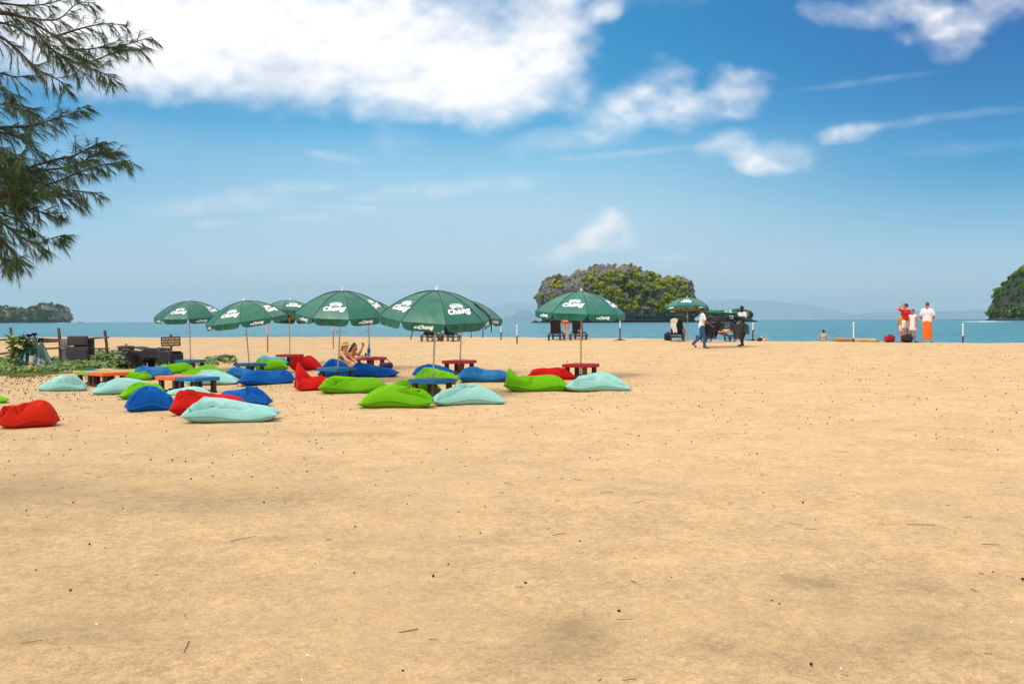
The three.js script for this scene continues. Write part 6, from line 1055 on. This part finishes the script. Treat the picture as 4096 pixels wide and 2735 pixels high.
// ------------------------------------------------------------------ casuarina at the left, its trunk outside the frame
{
  const o = thing('casuarina_tree', 'feathery dark green she-oak branches hanging into the upper left of the photo', 'tree', V(-7.6, 0, -9.2)), off = o.position.clone(), r = rng(404);
  const P = (x, y, d) => at(x, y, d).sub(off);
  part(o, 'trunk', limb([V(0, -.3, 0), V(.1, 2.2, .05), V(-.1, 5, -.1), V(.15, 8.5, .1), V(.1, 12.5, 0)], [.26, .21, .17, .11, .03], 12, .12, 3), mBark);
  const mLimb = mat(sr(58, 44, 38), .9);
  const needles = [[], [], []], twigs = [];
  const branch = (d, pts, { dense = 1, droop = 1, r0 = .010, start = 0, root = true } = {}) => {
    const line = pts.map(([x, y], i) => P(x, y, d + (noise(i * 1.7, d * 3) - .5) * .35)); let full = line;
    if (root) { const y0 = clamp(line[0].y + off.y + .1, 1.2, 11); full = [V(0, y0 - .4, 0), line[0].clone().multiplyScalar(.45).setY(lerp(y0 - .3, line[0].y, .5)), ...line]; }
    part(o, 'limb', limb(full, root ? [r0 * 3, r0 * 2, r0, r0 * .6, .003] : [r0, r0 * .6, .003], 6, .1, d), mLimb);
    const cv = new THREE.CatmullRomCurve3(line), len = cv.getLength(), n = Math.round(len * 34 * dense);
    for (let i = 0; i < n; i++) {
      const t = start + (1 - start) * (i + r()) / n, b = cv.getPoint(t), tan = cv.getTangent(t), taper = .45 + .55 * Math.sin(Math.PI * clamp(t * .8 + .15, 0, 1)), L = (.07 + r() * .15) * taper;
      const side = V(r() - .5, (r() - .62) * droop, r() - .5).normalize(), dir = tan.clone().multiplyScalar(.75 + r() * .5).addScaledVector(side, .9).normalize(), e = b.clone().addScaledVector(dir, L), m = b.clone().addScaledVector(dir, L * .5).add(V(0, -.012 * droop, 0));
      e.y -= .02 * droop; twigs.push(limb([b, m, e], [.0035, .002], 3, 0, 1, 1));
      const k = Math.round(15 + r() * 14);
      for (let q = 0; q < k; q++) {
        const s = q / k, c = b.clone().lerp(e, .25 + .75 * s), nd = dir.clone().multiplyScalar(.8).add(V((r() - .5) * 1.1, -.45 * droop - r() * .55, (r() - .5) * 1.1)).normalize(), nl = .05 + r() * .075;
        needles[r() < .5 ? 0 : r() < .7 ? 1 : 2].push(new THREE.Matrix4().compose(c, new THREE.Quaternion().setFromUnitVectors(V(0, 1, 0), nd), V(1, nl, 1)));
      }
    }
  };
  const D = 8.4;
  branch(D, [[0, 29], [46, 38], [126, 84], [168, 113], [231, 109], [269, 107], [348, 84]], { dense: 1.5 });
  branch(D + .3, [[46, 38], [105, 46], [139, 40], [177, 8], [219, 6]], { root: false });
  branch(D - .2, [[-20, 78], [34, 109], [63, 139], [92, 164], [139, 188], [148, 204]], { dense: 1.2 });
  branch(D + .1, [[126, 84], [177, 67], [235, 55], [292, 57]], { root: false, dense: 1.3 });
  branch(D - .3, [[76, 63], [109, 105], [160, 139], [219, 160], [262, 184]], { root: false, dense: 1.6 });
  branch(D + .4, [[150, 110], [200, 140], [262, 120], [330, 112]], { root: false, dense: 1.2 });
  branch(D + .2, [[-30, 6], [50, 12], [110, 8], [170, -12]], { dense: 1.2 });
  branch(D + .5, [[-40, 48], [30, 60], [80, 90], [140, 130], [186, 178]], { dense: 1.3 });
  branch(D + .2, [[-30, 165], [10, 170], [35, 176], [72, 172]], { dense: .9 });
  branch(D - .1, [[-30, 200], [10, 205], [40, 232], [72, 256]], { dense: 1.6 });
  branch(D + .3, [[-30, 245], [10, 238], [42, 240], [78, 262]], { dense: 1.6 });
  branch(D, [[-30, 296], [20, 291], [63, 290], [109, 277], [151, 265], [200, 240]], { dense: 1.7 });
  branch(D + .2, [[-20, 300], [25, 310], [60, 325], [88, 348]], { dense: 1.7 });
  branch(D + .1, [[-20, 428], [50, 391], [126, 366], [168, 357], [210, 336], [244, 330]], { dense: 1.7 });
  branch(D - .2, [[-20, 452], [42, 437], [118, 420], [181, 395], [235, 378], [300, 367]], { dense: 1.8 });
  branch(D + .3, [[-10, 405], [60, 393], [168, 380], [219, 355], [275, 349]], { dense: 1.7 });
  branch(D, [[20, 445], [84, 446], [150, 436], [222, 444]], { root: false, dense: 1.6 });
  branch(D + .1, [[60, 440], [130, 450], [180, 462]], { root: false, dense: 1.4 });
  branch(D + .4, [[-30, 350], [10, 360], [50, 376], [100, 400]], { dense: 2.2 }); branch(D - .3, [[-30, 388], [10, 386], [60, 410], [108, 430]], { dense: 2.2 });
  branch(D, [[-25, 455], [20, 458], [63, 475], [101, 488], [151, 488]], { dense: 1.6 });
  branch(D + .3, [[-25, 480], [15, 495], [55, 510], [76, 526]], { dense: 1.8 });
  branch(D - .1, [[-25, 500], [5, 512], [46, 543], [84, 559], [122, 545], [150, 537]], { dense: 1.8 });
  branch(D + .2, [[-25, 540], [5, 552], [28, 575], [40, 598]], { dense: 1.9 }); branch(D, [[-20, 575], [0, 589], [25, 601], [52, 606]], { dense: 1.9 });
  branch(D + .5, [[-30, 330], [0, 345], [24, 380], [30, 430]], { dense: 2 }); branch(D + .4, [[-30, 520], [-8, 540], [8, 580], [14, 618]], { dense: 2 });
  for (let i = 0; i < 5; i++) branch(D + .2 * i - .4, [[-40, 330 + i * 26], [0, 338 + i * 27], [26, 350 + i * 27], [46 + i % 2 * 16, 366 + i * 26]], { dense: 1.6, root: false });
  branch(D + .6, [[-60, 430], [-20, 440], [20, 452], [44, 470]], { dense: 2 });
  const tw = part(o, 'twigs', twigs, mat(sr(70, 58, 46), .9)); tw.userData.kind = 'stuff';
  const ng = new THREE.ConeGeometry(.0019, 1, 3, 1).translate(0, .5, 0); clean(ng);
  [[.036, .085, .018], [.085, .125, .014], [.020, .050, .016]].forEach(([a, b, c], i) => {
    const im = new THREE.InstancedMesh(ng, new THREE.MeshPhysicalMaterial({ color: new THREE.Color(a, b, c), roughness: .7 }), needles[i].length); needles[i].forEach((m, k) => im.setMatrixAt(k, m)); im.name = 'needles'; im.userData.kind = 'stuff'; shadows(im); o.add(im);
  });
}
// ------------------------------------------------------------------ litter on the sand
{
  const r = rng(909), cone = new THREE.IcosahedronGeometry(1, 1); clean(cone);
  const cones = [], bits = [], shells = [];
  for (let i = 0; i < 2600; i++) { const d = 4.6 + Math.pow(r(), .7) * 36, x = (r() - .5) * d * 1.15; if (r() > .28 + .72 * smoothstep(-x, -3, 9) && r() > .3) continue; if (d < 14 && r() > .5) continue; const s = .0045 + r() * .0055 + .004 * smoothstep(d, 8, 25); cones.push(new THREE.Matrix4().compose(V(x, beachY(x, -d) + s * .7, -d), new THREE.Quaternion().setFromEuler(new THREE.Euler(r() * 6, r() * 6, r() * 6)), V(s, s * 1.15, s))); }
  for (let i = 0; i < 700; i++) { const px = r() * 300, py = 862 + r() * r() * 60, p = spot(px, py), s = .007 + r() * .010; cones.push(new THREE.Matrix4().compose(p.add(V(0, .01, 0)), new THREE.Quaternion(), V(s, s, s))); }
  const twig = new THREE.CylinderGeometry(.0022, .0016, 1, 4).rotateZ(Math.PI / 2); clean(twig);
  for (let i = 0; i < 340; i++) { const d = 4.6 + Math.pow(r(), .9) * 26, x = (r() - .5) * d * 1.15, l = .04 + r() * r() * .26; bits.push(new THREE.Matrix4().compose(V(x, beachY(x, -d) + .012, -d), new THREE.Quaternion().setFromEuler(new THREE.Euler(0, r() * 6.3, (r() - .5) * .1)), V(l * .8, .8 + r() * .7, .8 + r() * .7))); }
  for (let i = 0; i < 220; i++) { const d = 4.6 + r() * 12, x = (r() - .5) * d * 1.15, s = .002 + r() * .004; shells.push(new THREE.Matrix4().compose(V(x, beachY(x, -d) + .006, -d), new THREE.Quaternion().setFromEuler(new THREE.Euler(r() * 6, r() * 6, 0)), V(s * 1.6, s * .5, s))); }
  const put = (name, g, m, list, label) => { const im = new THREE.InstancedMesh(g, m, list.length); list.forEach((q, k) => im.setMatrixAt(k, q)); im.name = name; shadows(im); scene.add(im); tag(im, label, 'litter', null, 'stuff'); };
  put('fallen_cones', cone, mat(new THREE.Color(.022, .014, .012), .9), cones, 'small dark cones scattered over the sand');
  put('dry_twigs', twig, mat(new THREE.Color(.10, .065, .045), .9), bits, 'thin dry twigs and needles scattered over the sand');
  put('shell_bits', cone, mat(sr(238, 226, 208), .6), shells, 'pale shell fragments on the near sand');
}
renderer.render(scene, camera);
